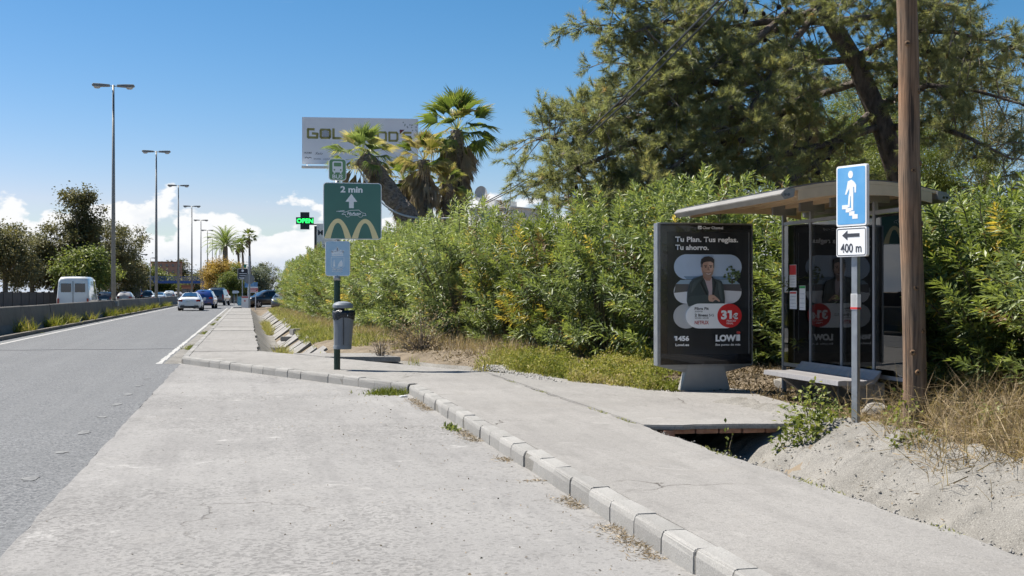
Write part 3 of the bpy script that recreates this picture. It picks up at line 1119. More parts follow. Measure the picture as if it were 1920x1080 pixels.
    if kind == 'van':
        MB().box((0, yr0 - .012, 1.32), (.03, .03, 1.7)).build('door_seam', PLASTIC, t)
        for s_ in (-1, 1):
            MB().box((s_ * .42, yr0 - .012, 1.75), (.62, .03, .55)).build('rear_window', CARGLASS, t, bevel=.01)
    if kind == 'offroad':
        MB().box((0, -0.6, 1.93), (1.2, 1.5, .06)).build('roof_box', M('pale_roof', (.4, .4, .38), rough=.6), t, bevel=.02)
    # wheels
    wr_ = .33 if kind in ('sedan', 'hatch') else .37
    for s_ in (-1, 1):
        for yv in (st_[0][0] + .92, st_[-1][0] - .88):
            wh = MB()
            pr = [(wr_ * .55, -.11), (wr_ * .93, -.115), (wr_, -.08), (wr_, .08), (wr_ * .93, .115), (wr_ * .55, .11)]
            k = 0
            N = 18
            for r_, q in pr:
                for j in range(N):
                    a = 2 * math.pi * j / N
                    wh.v.append((s_ * (st_[3][4] - .12) + q, yv + r_ * math.cos(a), wr_ + r_ * math.sin(a)))
            for i in range(len(pr) - 1):
                for j in range(N):
                    a, b = i * N + j, i * N + (j + 1) % N
                    wh.f.append((a, a + N, b + N, b))
            wh.f.append(tuple(range(N)))
            wh.f.append(tuple(reversed(range((len(pr) - 1) * N, len(pr) * N))))
            w_ = wh.build('wheel', TYRE, t)
            xs = s_ * (st_[3][4] - .12) + s_ * .112
            rm = MB()
            for k5 in range(5):
                a = 2 * math.pi * k5 / 5
                rm.beam((xs, yv, wr_), (xs, yv + .62 * wr_ * math.cos(a), wr_ + .62 * wr_ * math.sin(a)), .03, .09)
            rm.build('rim', RIM, w_)
    return t


def cpaint(name, c, rough=.28):
    return M(name, c, tuple(x * .93 for x in c), scale=1.2, rough=rough, coat=1.0)


def place(px, Y):
    p = at(px, HOR, Y)
    return (p.x, p.y, 0.0)


car('sedan', place(358.5, 96), math.radians(-1), cpaint('pearl_white', (.74, .75, .76)), 'white fastback saloon car seen from behind, nearest in the slip lane', 'cars queuing in the slip lane')
car('suv', place(385, 108), math.radians(-4), cpaint('deep_blue', (.012, .035, .17)), 'dark blue crossover car just ahead of the white saloon', 'cars queuing in the slip lane')
car('offroad', place(410.5, 132), math.radians(-9), cpaint('slate', (.03, .045, .065)), 'boxy dark off-road car with a yellow rear plate, furthest ahead in the slip lane', 'cars queuing in the slip lane', plate=PLATEY)
car('van', place(148, 79), 0, cpaint('van_white', (.72, .72, .70), .45), 'white panel van behind the barrier at the left edge', 'motorway traffic', name='van')
car('hatch', place(200, 119), 0, cpaint('black_blue', (.012, .014, .02)), 'black hatchback behind the barrier, just right of the white van', 'motorway traffic')
car('hatch', place(236, 136), 0, cpaint('silver', (.33, .32, .32)), 'silver hatchback with large red tail lamps behind the barrier', 'motorway traffic')
car('suv', place(277, 175), 0, cpaint('black', (.012, .012, .014)), 'small black car with red tail lamp left of the second lamp post', 'motorway traffic')
car('sedan', place(299, 158), 0, cpaint('pale_blue', (.42, .50, .58)), 'pale blue saloon car passing behind the second lamp post', 'motorway traffic')
car('suv', place(318, 190), 0, cpaint('pale_silver', (.45, .48, .50)), 'small pale silver car far along the motorway', 'motorway traffic')
car('hatch', place(334, 235), 0, cpaint('dim_white', (.5, .45, .42)), 'furthest tiny pale car on the motorway before the white saloon', 'motorway traffic')
car('suv', (1.9, 114.5, 0), math.radians(112), cpaint('black', (.012, .012, .014)), 'black parked car seen from its side at the far end of the hedge', 'cars parked by the exit')
car('hatch', (3.1, 109, 0), math.radians(172), cpaint('grey_car', (.10, .11, .12)), 'dark grey car parked half hidden by the hedge end', 'cars parked by the exit')

# ------------------------------------------------------------------ bus stop sign post and litter bin
GREEN_S = M('sign_green', (0.042, 0.165, 0.125), (0.038, 0.145, 0.11), scale=2, rough=0.4, coat=0.3)
LEAFGREEN_S = M('sign_leaf_green', (0.13, 0.28, 0.12), (0.115, 0.25, 0.105), scale=3, rough=0.4, coat=0.3)
CREST_S = M('faded_sign_blue', (0.36, 0.54, 0.70), (0.42, 0.58, 0.71), scale=5, rough=0.5)
CREAM_S = M('sign_cream', (0.86, 0.72, 0.38), (0.80, 0.67, 0.35), scale=3, rough=0.45)
SIGNW = M('sign_white', (0.84, 0.84, 0.84), (0.77, 0.78, 0.79), scale=6, rough=0.45)
PALEBLUE = M('sign_pale_print', (0.80, 0.84, 0.86), (0.72, 0.77, 0.81), scale=9, rough=0.5)
POSTGREEN = M('post_dark_green', (0.012, 0.045, 0.030), (0.010, 0.036, 0.024), scale=6, rough=0.4)

bs = on_ground(632, 693, 0.14)
stop = empty('bus_stop_sign', (bs.x, bs.y, 0.138), 0, 'bus stop post with green arrow sign, small bus plate and faded blue crest plate', 'bus stop')
fl = []
for j in range(24):
    a = 2 * math.pi * j / 24
    r = 0.056 if j % 2 else 0.049
    fl.append((r * math.cos(a), r * math.sin(a)))
MB().flat(fl, 0, 1.60).build('post', POSTGREEN, stop)
MB().lathe([(0.062, 0), (0.062, 0.05), (0.05, 0.12)], 20, (0, 0, 1.56)).build('collar', GALV, stop, smooth=True)
MB().tube([(0, 0, 1.6), (0, 0, 3.66)], 0.036, 14).build('upper_pole', GALV, stop, smooth=True)
yf = -0.055


def plate(name, x0, x1, z0, z1, r, face, border, bw=0.012):
    p = MB().prism(rrect(x0, x1, z0, z1, r), yf, yf + 0.022).build(name, border, stop, bevel=0.002)
    MB().prism(rrect(x0 + bw, x1 - bw, z0 + bw, z1 - bw, max(r - bw, 0.01)), yf - 0.003, yf + 0.001).build('face', face, p)
    return p


YL = yf - 0.0045
# bus plate
p1 = plate('bus_plate', -0.150, 0.158, 3.30, 3.68, 0.06, LEAFGREEN_S, SIGNW, 0.014)
x0c, sc_ = 0.004, 1.0
MB().prism(rrect(-0.085, 0.093, 3.440, 3.635, 0.03), YL, YL + 0.002).build('bus_symbol', SIGNW, p1)
MB().prism(rrect(-0.060, 0.068, 3.545, 3.61, 0.012), YL - 0.002, YL).build('bus_window', LEAFGREEN_S, p1)
for s_ in (-1, 1):
    MB().prism(circ(0.004 + s_ * 0.055, 3.485, 0.014, 12), YL - 0.002, YL).build('bus_headlamp', LEAFGREEN_S, p1)
    MB().prism(rrect(0.004 + s_ * 0.055 - 0.014, 0.004 + s_ * 0.055 + 0.014, 3.418, 3.445, 0.006), YL, YL + 0.002).build('bus_wheel', SIGNW, p1)
lettering('BUS', -0.085, 0.093, 3.335, 0.070, YL, SIGNW, p1, bold=0.02)
# green arrow plate, px 606..715 / 342..448 -> local metres
p2 = plate('arrow_plate', -0.243, 0.772, 2.275, 3.265, 0.06, GREEN_S, SIGNW, 0.014)
U = lambda zx: (zx - 194) / 4.5 / 108.3
V_ = lambda zy: 3.765 - 0.138 - (zy / 4.5) / 108.3 + 0.138 + 0.0


def VV(zy):           # zoomed sign print rows to heights
    return 3.265 - (zy - 232) / (712 - 232) * 0.99


lettering('2 min', U(220), U(408), VV(313), 0.108, YL, SIGNW, p2, bold=0.035)
MB().prism([(U(313), VV(325)), (U(363), VV(393)), (U(333), VV(393)), (U(333), VV(447)), (U(293), VV(447)), (U(293), VV(393)), (U(262), VV(393))], YL, YL + 0.002).build('arrow', SIGNW, p2)
lettering('McAuto', U(276), U(393), VV(502), 0.048, YL, SIGNW, p2, bold=0.03, shear=0.25)
ms_ = MB()
for pts in ([(188, 476), (250, 468), (255, 474), (205, 478)], [(250, 486), (300, 466), (375, 462), (405, 486), (432, 490), (437, 508), (412, 508)],
            [(250, 486), (232, 500), (262, 500)], [(300, 508), (368, 508)]):
    ms_.stroke([(U(a), VV(b)) for a, b in pts], 0.008, YL, YL + 0.002)
for cx in (283, 390):
    ms_.stroke([(U(cx) + 0.04 * math.cos(a), VV(505) + 0.036 * math.sin(a)) for a in [math.radians(170 + 200 * i / 10) for i in range(11)]], 0.008, YL, YL + 0.002)
ms_.build('car_outline', SIGNW, p2)
zb0 = 2.291
for xa, xb in ((U(84), U(313)), (U(315), U(545))):
    xm = (xa + xb) / 2
    H_, T_ = 0.345, 0.11
    outer = [(xm + (xb - xm) * math.sin(math.pi / 2 * q), zb0 + H_ * (1 - abs(math.sin(math.pi / 2 * q)) ** 2.1)) for q in np.linspace(-1, 1, 29)]
    inner = [(xm + (xb - xm - T_) * math.sin(math.pi / 2 * q), zb0 + (H_ - 0.075) * (1 - abs(math.sin(math.pi / 2 * q)) ** 2.1)) for q in np.linspace(-1, 1, 29)]
    a_ = MB()
    for i in range(28):
        a_.prism([outer[i], outer[i + 1], inner[i + 1], inner[i]], YL, YL + 0.002)
    a_.build('arch', CREAM_S, p2)
# crest plate
p3 = plate('crest_plate', -0.205, 0.222, 1.635, 2.245, 0.05, CREST_S, SIGNW, 0.010)
c_ = MB()
zt = 2.02
for i in range(5):
    x = -0.088 + i * 0.044 * 1.05 + 0.004
    c_.prism(circ(x, zt + 0.045 + 0.025 * (1 - abs(i - 2) / 2), 0.020, 10), YL, YL + 0.002)
c_.prism([(-0.10, zt), (0.10, zt), (0.115, zt + 0.05), (0.06, zt + 0.03), (0.006, zt + 0.065), (-0.055, zt + 0.03), (-0.105, zt + 0.05)], YL, YL + 0.002)
c_.prism(rrect(-0.10, 0.105, zt - 0.032, zt - 0.008, 0.008), YL, YL + 0.002)
c_.prism(rrect(-0.006, 0.012, zt + 0.07, zt + 0.125, 0.004), YL, YL + 0.002)
c_.prism(rrect(-0.022, 0.028, zt + 0.09, zt + 0.105, 0.004), YL, YL + 0.002)
c_.build('crown', PALEBLUE, p3)
c_ = MB()
c_.stroke([(-0.105, 1.965), (0.115, 1.965), (0.115, 1.80), (0.06, 1.755), (0.005, 1.735), (-0.05, 1.755), (-0.105, 1.80), (-0.105, 1.965)], 0.007, YL, YL + 0.002)
c_.prism([(-0.075, 1.80), (-0.035, 1.80), (-0.04, 1.87), (-0.055, 1.93), (-0.07, 1.87)], YL, YL + 0.002)
c_.prism([(0.005, 1.80), (0.09, 1.80), (0.095, 1.86), (0.075, 1.915), (0.045, 1.89), (0.02, 1.85)], YL, YL + 0.002)
for kz in (1.775, 1.745, 1.715):
    c_.stroke([(-0.09 + i * 0.02, kz + 0.009 * math.sin(i * 1.5)) for i in range(10)], 0.010, YL, YL + 0.002)
c_.build('shield', PALEBLUE, p3)

BINM = M('bin_grey', (0.17, 0.185, 0.205), (0.14, 0.155, 0.175), scale=4, rough=0.5, bump=0.08)
BINL = M('bin_pale_grey', (0.20, 0.225, 0.25), (0.16, 0.18, 0.20), scale=4, rough=0.5)
BAG = M('black_bag', (0.012, 0.014, 0.02), rough=0.25, bump=0.8, bscale=26, bdist=0.03)
bn = empty('litter_bin', (bs.x + 0.085, bs.y - 0.26, 0.14), 0, 'grey ribbed litter bin with black liner hung on the bus stop post', 'litter bin')
prf = [(0.148, 0.37), (0.150, 0.44), (0.165, 0.75), (0.185, 1.03), (0.178, 1.03), (0.150, 0.60), (0.02, 0.40)]
b_ = MB()
n = 28
for r, z_ in prf:
    for j in range(n):
        a = 2 * math.pi * j / n
        rr = r * (1 + (0.035 if j % 4 == 0 else 0) * (1 if z_ > .4 else 0.3))
        b_.v.append((rr * math.cos(a) + (z_ - 0.7) * 0.035, rr * 0.88 * math.sin(a), z_))
for i in range(len(prf) - 1):
    for j in range(n):
        a, b = i * n + j, i * n + (j + 1) % n
        b_.f.append((a, b, b + n, a + n))
b_.f.append(tuple(reversed(range(n))))
bb = b_.build('body', BINM, bn)
MB().lathe([(0.157, 0.375), (0.157, 0.43), (0.155, 0.435)], 28, (-0.011, 0, 0), 1, 0.89).build('base_ring', BINL, bn)
MB().box((-0.005, -0.155, 0.74), (0.012, 0.012, 0.58)).build('dark_strip', PLASTIC, bb)  # vertical seam down the front of the bin
MB().box((0.052, -0.163, 0.955), (0.034, 0.012, 0.022)).build('key_plate', SIGNW, bb)
lr = random.Random(3)
l_ = MB()
for z_, r in ((0.90, 0.186), (0.95, 0.192), (1.0, 0.195), (1.04, 0.192), (1.035, 0.175), (0.95, 0.165)):
    for j in range(n):
        a = 2 * math.pi * j / n
        rr = r * (1 + lr.uniform(-0.02, 0.03))
        l_.v.append((rr * math.cos(a) + (z_ - 0.7) * 0.035, rr * 0.9 * math.sin(a), z_ + lr.uniform(-0.02, 0.012) + (0.03 * math.sin(3 * a) if z_ < .92 else 0)))
for i in range(5):
    for j in range(n):
        a, b = i * n + j, i * n + (j + 1) % n
        l_.f.append((a, b, b + n, a + n))
l_.build('liner_bag', BAG, bn, smooth=True)
MB().lathe([(0.165, 1.075), (0.175, 1.09), (0.175, 1.13), (0.150, 1.165), (0.08, 1.19), (0.01, 1.195)], 28, (-0.005, 0, 0), 1, 0.92).build('lid', BINL, bn, smooth=False)
MB().box((-0.02, 0.13, 1.02), (0.11, 0.05, 0.2)).box((-0.05, 0.17, 0.8), (0.10, 0.08, 0.12)).box((-0.05, 0.17, 0.5), (0.10, 0.08, 0.08)).build('bracket', PLASTIC, bn)

# ------------------------------------------------------------------ advertising panel
mp_ = at(1320, 740, 16.5)
ad = empty('advertising_panel', (mp_.x, mp_.y, 0.148), 0, 'tall freestanding advertising panel with black phone offer poster and grey foot', 'advert panel')
zt_, zb_, hw, dp = 2.295, 0.335, 0.685, 0.17
case = MB().prism(rrect(-hw, hw, zb_, zt_, 0.02, 3), -dp / 2, dp / 2).build('case', ALU, ad, bevel=0.006)
for s_ in (-1, 1):                      # front and back glazed doors, both carry the same offer
    MB().box((0, s_ * (dp / 2 + 0.006), (zt_ + zb_) / 2), (2 * hw - 0.05, 0.012, zt_ - zb_ - 0.05)).build('door_frame' if s_ < 0 else 'back_door', BLACK, case)
MB().prism([(-hw + 0.02, zb_ - 0.001), (hw - 0.02, zb_ - 0.001), (0.30, zb_ - 0.085), (-0.30, zb_ - 0.085)], -0.055, 0.055).build('underside', ALU, ad)
MB().prism([(-0.36, 0.0), (0.36, 0.0), (0.265, zb_ + 0.01), (-0.265, zb_ + 0.01)], -0.075, 0.075).build('foot', M('foot_grey', (0.38, 0.365, 0.345), (0.32, 0.31, 0.29), scale=3, rough=0.45, metal=0.15), ad, bevel=0.012)
MB().box((-hw - 0.008, 0, (zt_ + zb_) / 2), (0.016, dp - 0.02, zt_ - zb_ - 0.02)).build('side_trim', GALV, ad)

PB = M('poster_black', (0.012, 0.014, 0.016), (0.010, 0.011, 0.013), rough=0.3, coat=0.45)
PW = M('poster_white', (0.93, 0.94, 0.95), (0.91, 0.92, 0.93), rough=0.3, coat=0.8)


def pcol(name, c):
    return M('poster_' + name, c, tuple(x * 0.94 for x in c), scale=5, rough=0.3, coat=0.8)


PYF = -dp / 2 - 0.012
PU = lambda zx: (zx - 297) * 0.00313
PV = lambda zy: 2.165 - (zy - 232) * 0.00288
poster = MB().box((PU(305), PYF - 0.002, PV(521)), (1.175, 0.004, 1.67)).build('poster', PB, ad)
lay_no = [0]


def pr(poly, name, mat, lift=None):
    lay_no[0] += 1
    y = PYF - 0.0045 - lay_no[0] * 0.0004
    return MB().prism([(PU(a), PV(b)) for a, b in poly], y, PYF - 0.0035).build(name, mat, poster)


def pt(body, x0, x1, zb, cap_px, mat, bold=0.03, name='lettering'):
    lay_no[0] += 1
    return lettering(body, PU(x0), PU(x1), PV(zb), cap_px * 0.00288, PYF - 0.0046 - lay_no[0] * 0.0004, mat, poster, bold, name)


def prr(x0, x1, y0, y1, r):
    return [(a, -b) for a, b in rrect(x0, x1, -y1, -y0, r, 10)]


for xx in (PU(492),):
    MB().box((xx + 0.006, PYF - 0.004, PV(521)), (0.008, 0.008, 1.67)).build('poster_clamp', GALV, ad)
pr(prr(146, 460, 337, 456, 59), 'sky_print', pcol('sky', (0.46, 0.58, 0.75)))
pr([(190, 441), (420, 441), (414, 455), (204, 456)], 'sea_print', pcol('sea', (0.17, 0.28, 0.42)))
pr(prr(145, 459, 458, 571, 56.5), 'terrace_print', pcol('ground', (0.74, 0.76, 0.80)))
pr([(175, 458.6), (430, 458.6), (452, 478), (154, 478)], 'sea_print', pcol('sea2', (0.30, 0.42, 0.52)))
pr([(154, 478), (452, 478), (458.6, 512), (380, 508), (200, 514), (146, 520)], 'wall_print', pcol('wall', (0.10, 0.095, 0.10)))
pr(prr(143, 262, 572, 688, 58), 'terrace_print', pcol('stone', (0.50, 0.51, 0.52)))
rt = random.Random(5)
for i in range(46):
    a, q = rt.uniform(0, 6.3), rt.uniform(0, 1) ** 0.6
    x, y = 413 + 36 * q * math.cos(a), 432 + 38 * q * math.sin(a)
    pr(circ(x, y, rt.uniform(3, 7), 6), 'tree_print', pcol('tree%d' % (i % 3), ((0.10, 0.16, 0.05), (0.16, 0.22, 0.07), (0.06, 0.10, 0.035))[i % 3]))
pr([(411, 455), (416, 455), (417, 476), (410, 476)], 'tree_print', pcol('twig', (0.07, 0.06, 0.03)))
JK = pcol('jacket', (0.045, 0.064, 0.066))
JD = pcol('jacket_fold', (0.012, 0.018, 0.020))
SKN = pcol('skin', (0.58, 0.37, 0.28))
SKS = pcol('skin_shade', (0.37, 0.21, 0.155))
HAIR = pcol('hair', (0.035, 0.030, 0.028))
BRD = pcol('stubble', (0.36, 0.235, 0.18))
pr([(274, 437), (235, 452), (218, 470), (206, 520), (204, 560), (212, 584), (240, 570), (262, 586), (378, 575), (379, 545), (372, 488), (362, 463), (330, 452), (316, 440)], 'jacket_print', JK)
pr([(276, 446), (286, 460), (303, 515), (302, 552), (318, 552), (320, 500), (318, 448), (300, 455)], 'shirt_print', pcol('shirt', (0.52, 0.42, 0.44)))
pr([(279, 420), (277, 446), (292, 462), (310, 462), (317, 446), (316, 428)], 'neck_print', SKS)
pr([(271, 380), (270, 402), (275, 424), (284, 440), (298, 449), (312, 446), (322, 430), (327, 408), (328, 384), (320, 368), (298, 360), (280, 366)], 'face_print', SKN)
pr([(271, 402), (276, 426), (285, 441), (298, 449), (312, 446), (322, 431), (326, 410), (318, 420), (300, 422), (284, 420)], 'stubble_print', BRD)
pr([(270, 396), (268, 376), (271, 360), (284, 349), (302, 346), (319, 351), (329, 362), (328, 388), (324, 378), (312, 371), (294, 372), (280, 376), (274, 386)], 'hair_print', HAIR)
pr([(268, 396), (270, 380), (275, 385), (274, 402)], 'hair_print', pcol('grey_hair', (0.13, 0.12, 0.115)))
pr([(324, 380), (329, 384), (328, 402), (324, 400)], 'hair_print', pcol('grey_hair', (0.13, 0.12, 0.115)))
pr([(276, 388), (284, 374), (298, 372), (300, 400), (294, 418), (280, 418), (274, 402)], 'face_light', pcol('skin_mid', (0.50, 0.31, 0.23)))
pr([(304, 374), (318, 376), (324, 390), (322, 410), (312, 418), (306, 404)], 'face_light', pcol('skin_light', (0.66, 0.44, 0.34)))
pr([(270, 452), (240, 462), (228, 480), (222, 520), (236, 500), (252, 474)], 'fold_print', pcol('jacket_light', (0.075, 0.10, 0.10)))
pr([(345, 466), (358, 476), (366, 520), (368, 560), (356, 540), (348, 500)], 'fold_print', pcol('jacket_light', (0.075, 0.10, 0.10)))
pr([(281, 390), (295, 388), (295, 391), (281, 393)], 'brow_print', HAIR)
pr([(305, 388), (320, 390), (320, 393), (305, 391)], 'brow_print', HAIR)
pr(circ(289, 397, 3.2, 8, 1.5), 'eye_print', HAIR)
pr(circ(312, 397, 3.2, 8, 1.5), 'eye_print', HAIR)
pr([(299, 396), (303, 396), (307, 413), (296, 413)], 'nose_print', SKS)
pr([(289, 425), (302, 428), (316, 424), (308, 433), (296, 433)], 'mouth_print', pcol('smile', (0.62, 0.52, 0.48)))
pr([(287, 424), (302, 426), (318, 423), (302, 428.5)], 'lip_print', pcol('lip', (0.25, 0.09, 0.075)))
for pts in ([(283, 445), (272, 470), (300, 530), (304, 552), (297, 545), (262, 472)], [(319, 446), (328, 470), (322, 520), (318, 552), (326, 535), (338, 470)]):
    pr(pts, 'lapel_print', JD)
pr([(204, 548), (225, 534), (300, 528), (304, 560), (250, 572), (212, 583)], 'sleeve_print', pcol('sleeve', (0.060, 0.082, 0.083)))
pr([(300, 534), (312, 528), (326, 530), (340, 541), (355, 557), (352, 562), (336, 552), (328, 556), (322, 562), (308, 560), (301, 553)], 'hand_print', SKN)
pr([(318, 546), (326, 543), (330, 548), (322, 552)], 'hand_print', SKS)
pr(prr(200, 440, 570, 688, 59), 'offer_print', PW)
pr(circ(399, 628, 57, 36), 'price_disc', pcol('red', (0.72, 0.03, 0.03)))
TD = pcol('text_dark', (0.05, 0.05, 0.055))
pt('Tu Plan. Tus reglas.', 148, 438, 278, 24, PW)
pt('Tu ahorro.', 148, 302, 316, 24, PW)
pt('Fibra Fit', 237, 302, 600, 13, TD)
pt('300Mb', 237, 274, 611, 7, TD, 0.0)
pt('2 líneas', 237, 298, 631, 13, TD)
pt('5G', 303, 326, 631, 12, TD, 0.0)
pt('30GB+30GB', 237, 301, 642, 7, TD, 0.0)
pt('NETFLIX', 237, 302, 668, 17, pcol('red_text', (0.50, 0.02, 0.02)), 0.02)
pt('3', 359, 386, 643, 40, PW, 0.05)
pr([(391, 603), (409, 603), (409, 643), (398, 643), (398, 614), (389, 616)], 'lettering', PW)
pt('€', 413, 438, 643, 26, PW, 0.05)
pt('PRECIO', 385, 428, 657, 9, PW, 0.01)
pt('FINAL', 385, 416, 669, 9, PW, 0.01)
pr([(147, 723), (157, 723), (157, 745), (151, 745), (151, 730), (146, 731)], 'lettering', PW)
pt('456', 160, 211, 745, 22, PW, 0.05)
pt('Lowi.es', 148, 211, 770, 12, PW)
pt('LOW', 333, 428, 748, 29, PW, 0.06)
pr([(433, 718), (447, 718), (447, 748), (433, 748)], 'lettering', PW)
pr(circ(442, 709, 7, 16), 'red_dot', pcol('dot', (0.60, 0.07, 0.06)))
pt('Ese punto de más', 333, 448, 770, 10, PW, 0.015)
lettering('Clear Channel', PU(278), PU(373), 2.165 + 0.045, 0.036, PYF - 0.002, PW, ad, 0.02, 'maker_lettering')
MB().prism(rrect(PU(256), PU(274), 2.165 + 0.042, 2.165 + 0.088, 0.008), PYF - 0.002, PYF).build('maker_mark', PW, ad)
MB().prism([(PU(259), 2.222), (PU(273), 2.235), (PU(273), 2.229), (PU(262), 2.215)], PYF - 0.003, PYF - 0.0021).build('maker_mark_swoosh', BLACK, ad)

# ------------------------------------------------------------------ bus shelter
RX0, RX1, RY0, RY1, RZ = 5.80, 7.74, 12.28, 15.62, 2.57
ROOFM = M('roof_beige', (0.64, 0.47, 0.30), (0.54, 0.39, 0.245), scale=4, rough=0.55, stretch=(1, 0.3, 1))
ROOFT = M('roof_top_dark', (0.06, 0.065, 0.07), (0.045, 0.05, 0.055), scale=5, rough=0.6)
sh = empty('bus_shelter', (7.13, 13.6, 0.148), 0, 'bus shelter with arched beige roof, glass back panels and metal bench', 'bus shelter')
OX, OY, OZ = 7.13, 13.6, 0.148


def sl(x, y, z_):
    return (x - OX, y - OY, z_ - OZ)


def rz(x):
    return RZ + 0.02 + 0.12 * (1 - ((x - 6.77) / 0.97) ** 2)


r_ = MB()
xs = list(np.linspace(RX0 + 0.03, RX1 - 0.03, 17))
bot = [(x, rz(x)) for x in xs]
topp = [(x, rz(x) + 0.035) for x in reversed(xs)]
r_.prism([(x - OX, z_ - OZ) for x, z_ in bot + topp], RY0 - OY, RY1 - OY)
roof = r_.build('roof', ROOFM, sh)
t_ = MB()
t_.prism([(x - OX, z_ + 0.037 - OZ) for x, z_ in bot] + [(x - OX, z_ + 0.052 - OZ) for x, z_ in reversed(bot)], RY0 - OY + 0.02, RY1 - OY - 0.02)
t_.build('roof_skin', ROOFT, roof)
for yv in (RY0 + 0.02, RY1 - 0.02):
    f_ = MB()
    f_.prism([(x - OX, z_ - 0.002 - OZ) for x, z_ in bot[1:-1]] + [(x - OX, min(z_, RZ + 0.13) - 0.115 - OZ) for x, z_ in reversed(bot[1:-1])], yv - 0.018 - OY, yv + 0.018 - OY)
    f_.build('fascia', ROOFM, roof)
for xr in np.linspace(RX0 + 0.32, RX1 - 0.32, 6):
    MB().box(sl(xr, (RY0 + RY1) / 2, rz(xr) - 0.035), (0.05, RY1 - RY0 - 0.10, 0.066)).build('rib', ROOFM, roof)
for xr in (RX0, RX1):
    s_ = -1 if xr < OX else 1
    MB().prism([(xr - s_ * 0.10 - OX, RZ + 0.075 - OZ), (xr + s_ * 0.02 - OX, RZ + 0.06 - OZ), (xr + s_ * 0.075 - OX, RZ + 0.005 - OZ), (xr + s_ * 0.02 - OX, RZ - 0.055 - OZ), (xr - s_ * 0.09 - OX, RZ - 0.02 - OZ)],
               RY0 - 0.03 - OY, RY1 + 0.03 - OY).build('gutter', M('gutter_grey', (0.27, 0.26, 0.24), (0.22, 0.21, 0.195), scale=3, rough=0.5, metal=0.2), roof, bevel=0.006)
    for dx in (-0.02, 0.02):
        MB().tube([sl(xr + dx, RY0 - 0.034, RZ + 0.0), sl(xr + dx, RY0 - 0.028, RZ + 0.0)], 0.016, 10).build('bolt', BLACK, roof)
FRM = M('frame_grey', (0.30, 0.30, 0.31), (0.24, 0.24, 0.25), scale=4, rough=0.4, metal=0.3)
GLS = glass('shelter_glass', (0.62, 0.64, 0.64), 1.52, 1.6)
posts = [15.15, 14.33, 13.50, 12.72, 11.92]
for yv in posts:
    if yv < RY0:
        zt2 = 2.5
    else:
        zt2 = rz(7.13) + 0.0
    MB().box(sl(7.13, yv, (zt2 + 0.15) / 2), (0.05, 0.045, zt2 - 0.15)).build('post', FRM, sh)
    if yv > RY0:
        MB().box(sl(7.13, yv, zt2 - 0.08), (0.34, 0.05, 0.15)).build('roof_bracket', FRM, sh)
for a, b in zip(posts[:-1], posts[1:]):
    MB().box(sl(7.12, (a + b) / 2, 1.47), (0.010, a - b - 0.055, 1.84)).build('glass_panel', GLS, sh)
    MB().box(sl(7.13, (a + b) / 2, 2.42), (0.04, a - b - 0.05, 0.045)).build('top_rail', FRM, sh)
    MB().box(sl(7.13, (a + b) / 2, 0.52), (0.04, a - b - 0.05, 0.045)).build('bottom_rail', FRM, sh)
# bench
sp = [(6.50, 0.435), (6.505, 0.49), (6.56, 0.495), (6.80, 0.485), (6.93, 0.50), (7.00, 0.56), (7.03, 0.60), (7.045, 0.595), (7.02, 0.53), (6.95, 0.445), (6.80, 0.43)]
MB().prism([(x - OX, z_ - OZ) for x, z_ in sp], 12.42 - OY, 14.42 - OY).build('bench_seat', M('bench_metal', (0.36, 0.35, 0.355), (0.30, 0.29, 0.295), scale=3, rough=0.45, metal=0.3, stretch=(1, 6, 1)), sh, bevel=0.004)
for yv in (12.58, 13.42, 14.25):
    MB().prism([(6.60 - OX, 0.452 - OZ), (7.09 - OX, 0.46 - OZ), (7.09 - OX, 0.16 - OZ), (7.02 - OX, 0.16 - OZ)], yv - 0.045 - OY, yv + 0.045 - OY).build('bench_bracket', FRM, sh)
    MB().box(sl(7.06, yv, 0.30), (0.13, 0.16, 0.31)).build('bench_foot', FRM, sh)
# notices stuck on the glass
NR = M('notice_red', (0.55, 0.03, 0.03), rough=0.6)
NW = M('notice_white', (0.72, 0.72, 0.72), (0.66, 0.66, 0.67), scale=40, rough=0.6)
NG = M('notice_print', (0.35, 0.38, 0.42), (0.62, 0.62, 0.64), scale=60, rough=0.6)
NB = M('notice_green', (0.05, 0.35, 0.10), rough=0.6)
for yv, wv, z0, z1, hd in ((14.84, 0.20, 1.56, 1.86, NR), (14.83, 0.21, 1.27, 1.51, None), (14.56, 0.17, 1.26, 1.58, NB)):
    nb = MB().box(sl(7.112, yv, (z0 + z1) / 2), (0.003, wv, z1 - z0)).build('notice', NW, sh)
    if hd:
        MB().box(sl(7.1095, yv, z1 - (0.07 if hd is NR else 0.02)), (0.002, wv - 0.005, 0.13 if hd is NR else 0.03)).build('notice_heading', hd, nb)
    for k in range(4):
        MB().box(sl(7.1095, yv + (0.0 if k % 2 else 0.01), z0 + 0.03 + k * (z1 - z0) * (0.13 if hd is NR else 0.19)), (0.002, wv * 0.75, 0.012)).build('notice_print', NG, nb)
    if hd is None:
        MB().box(sl(7.1095, yv, z1 - 0.025), (0.002, wv - 0.02, 0.022)).build('notice_heading', NR, nb)

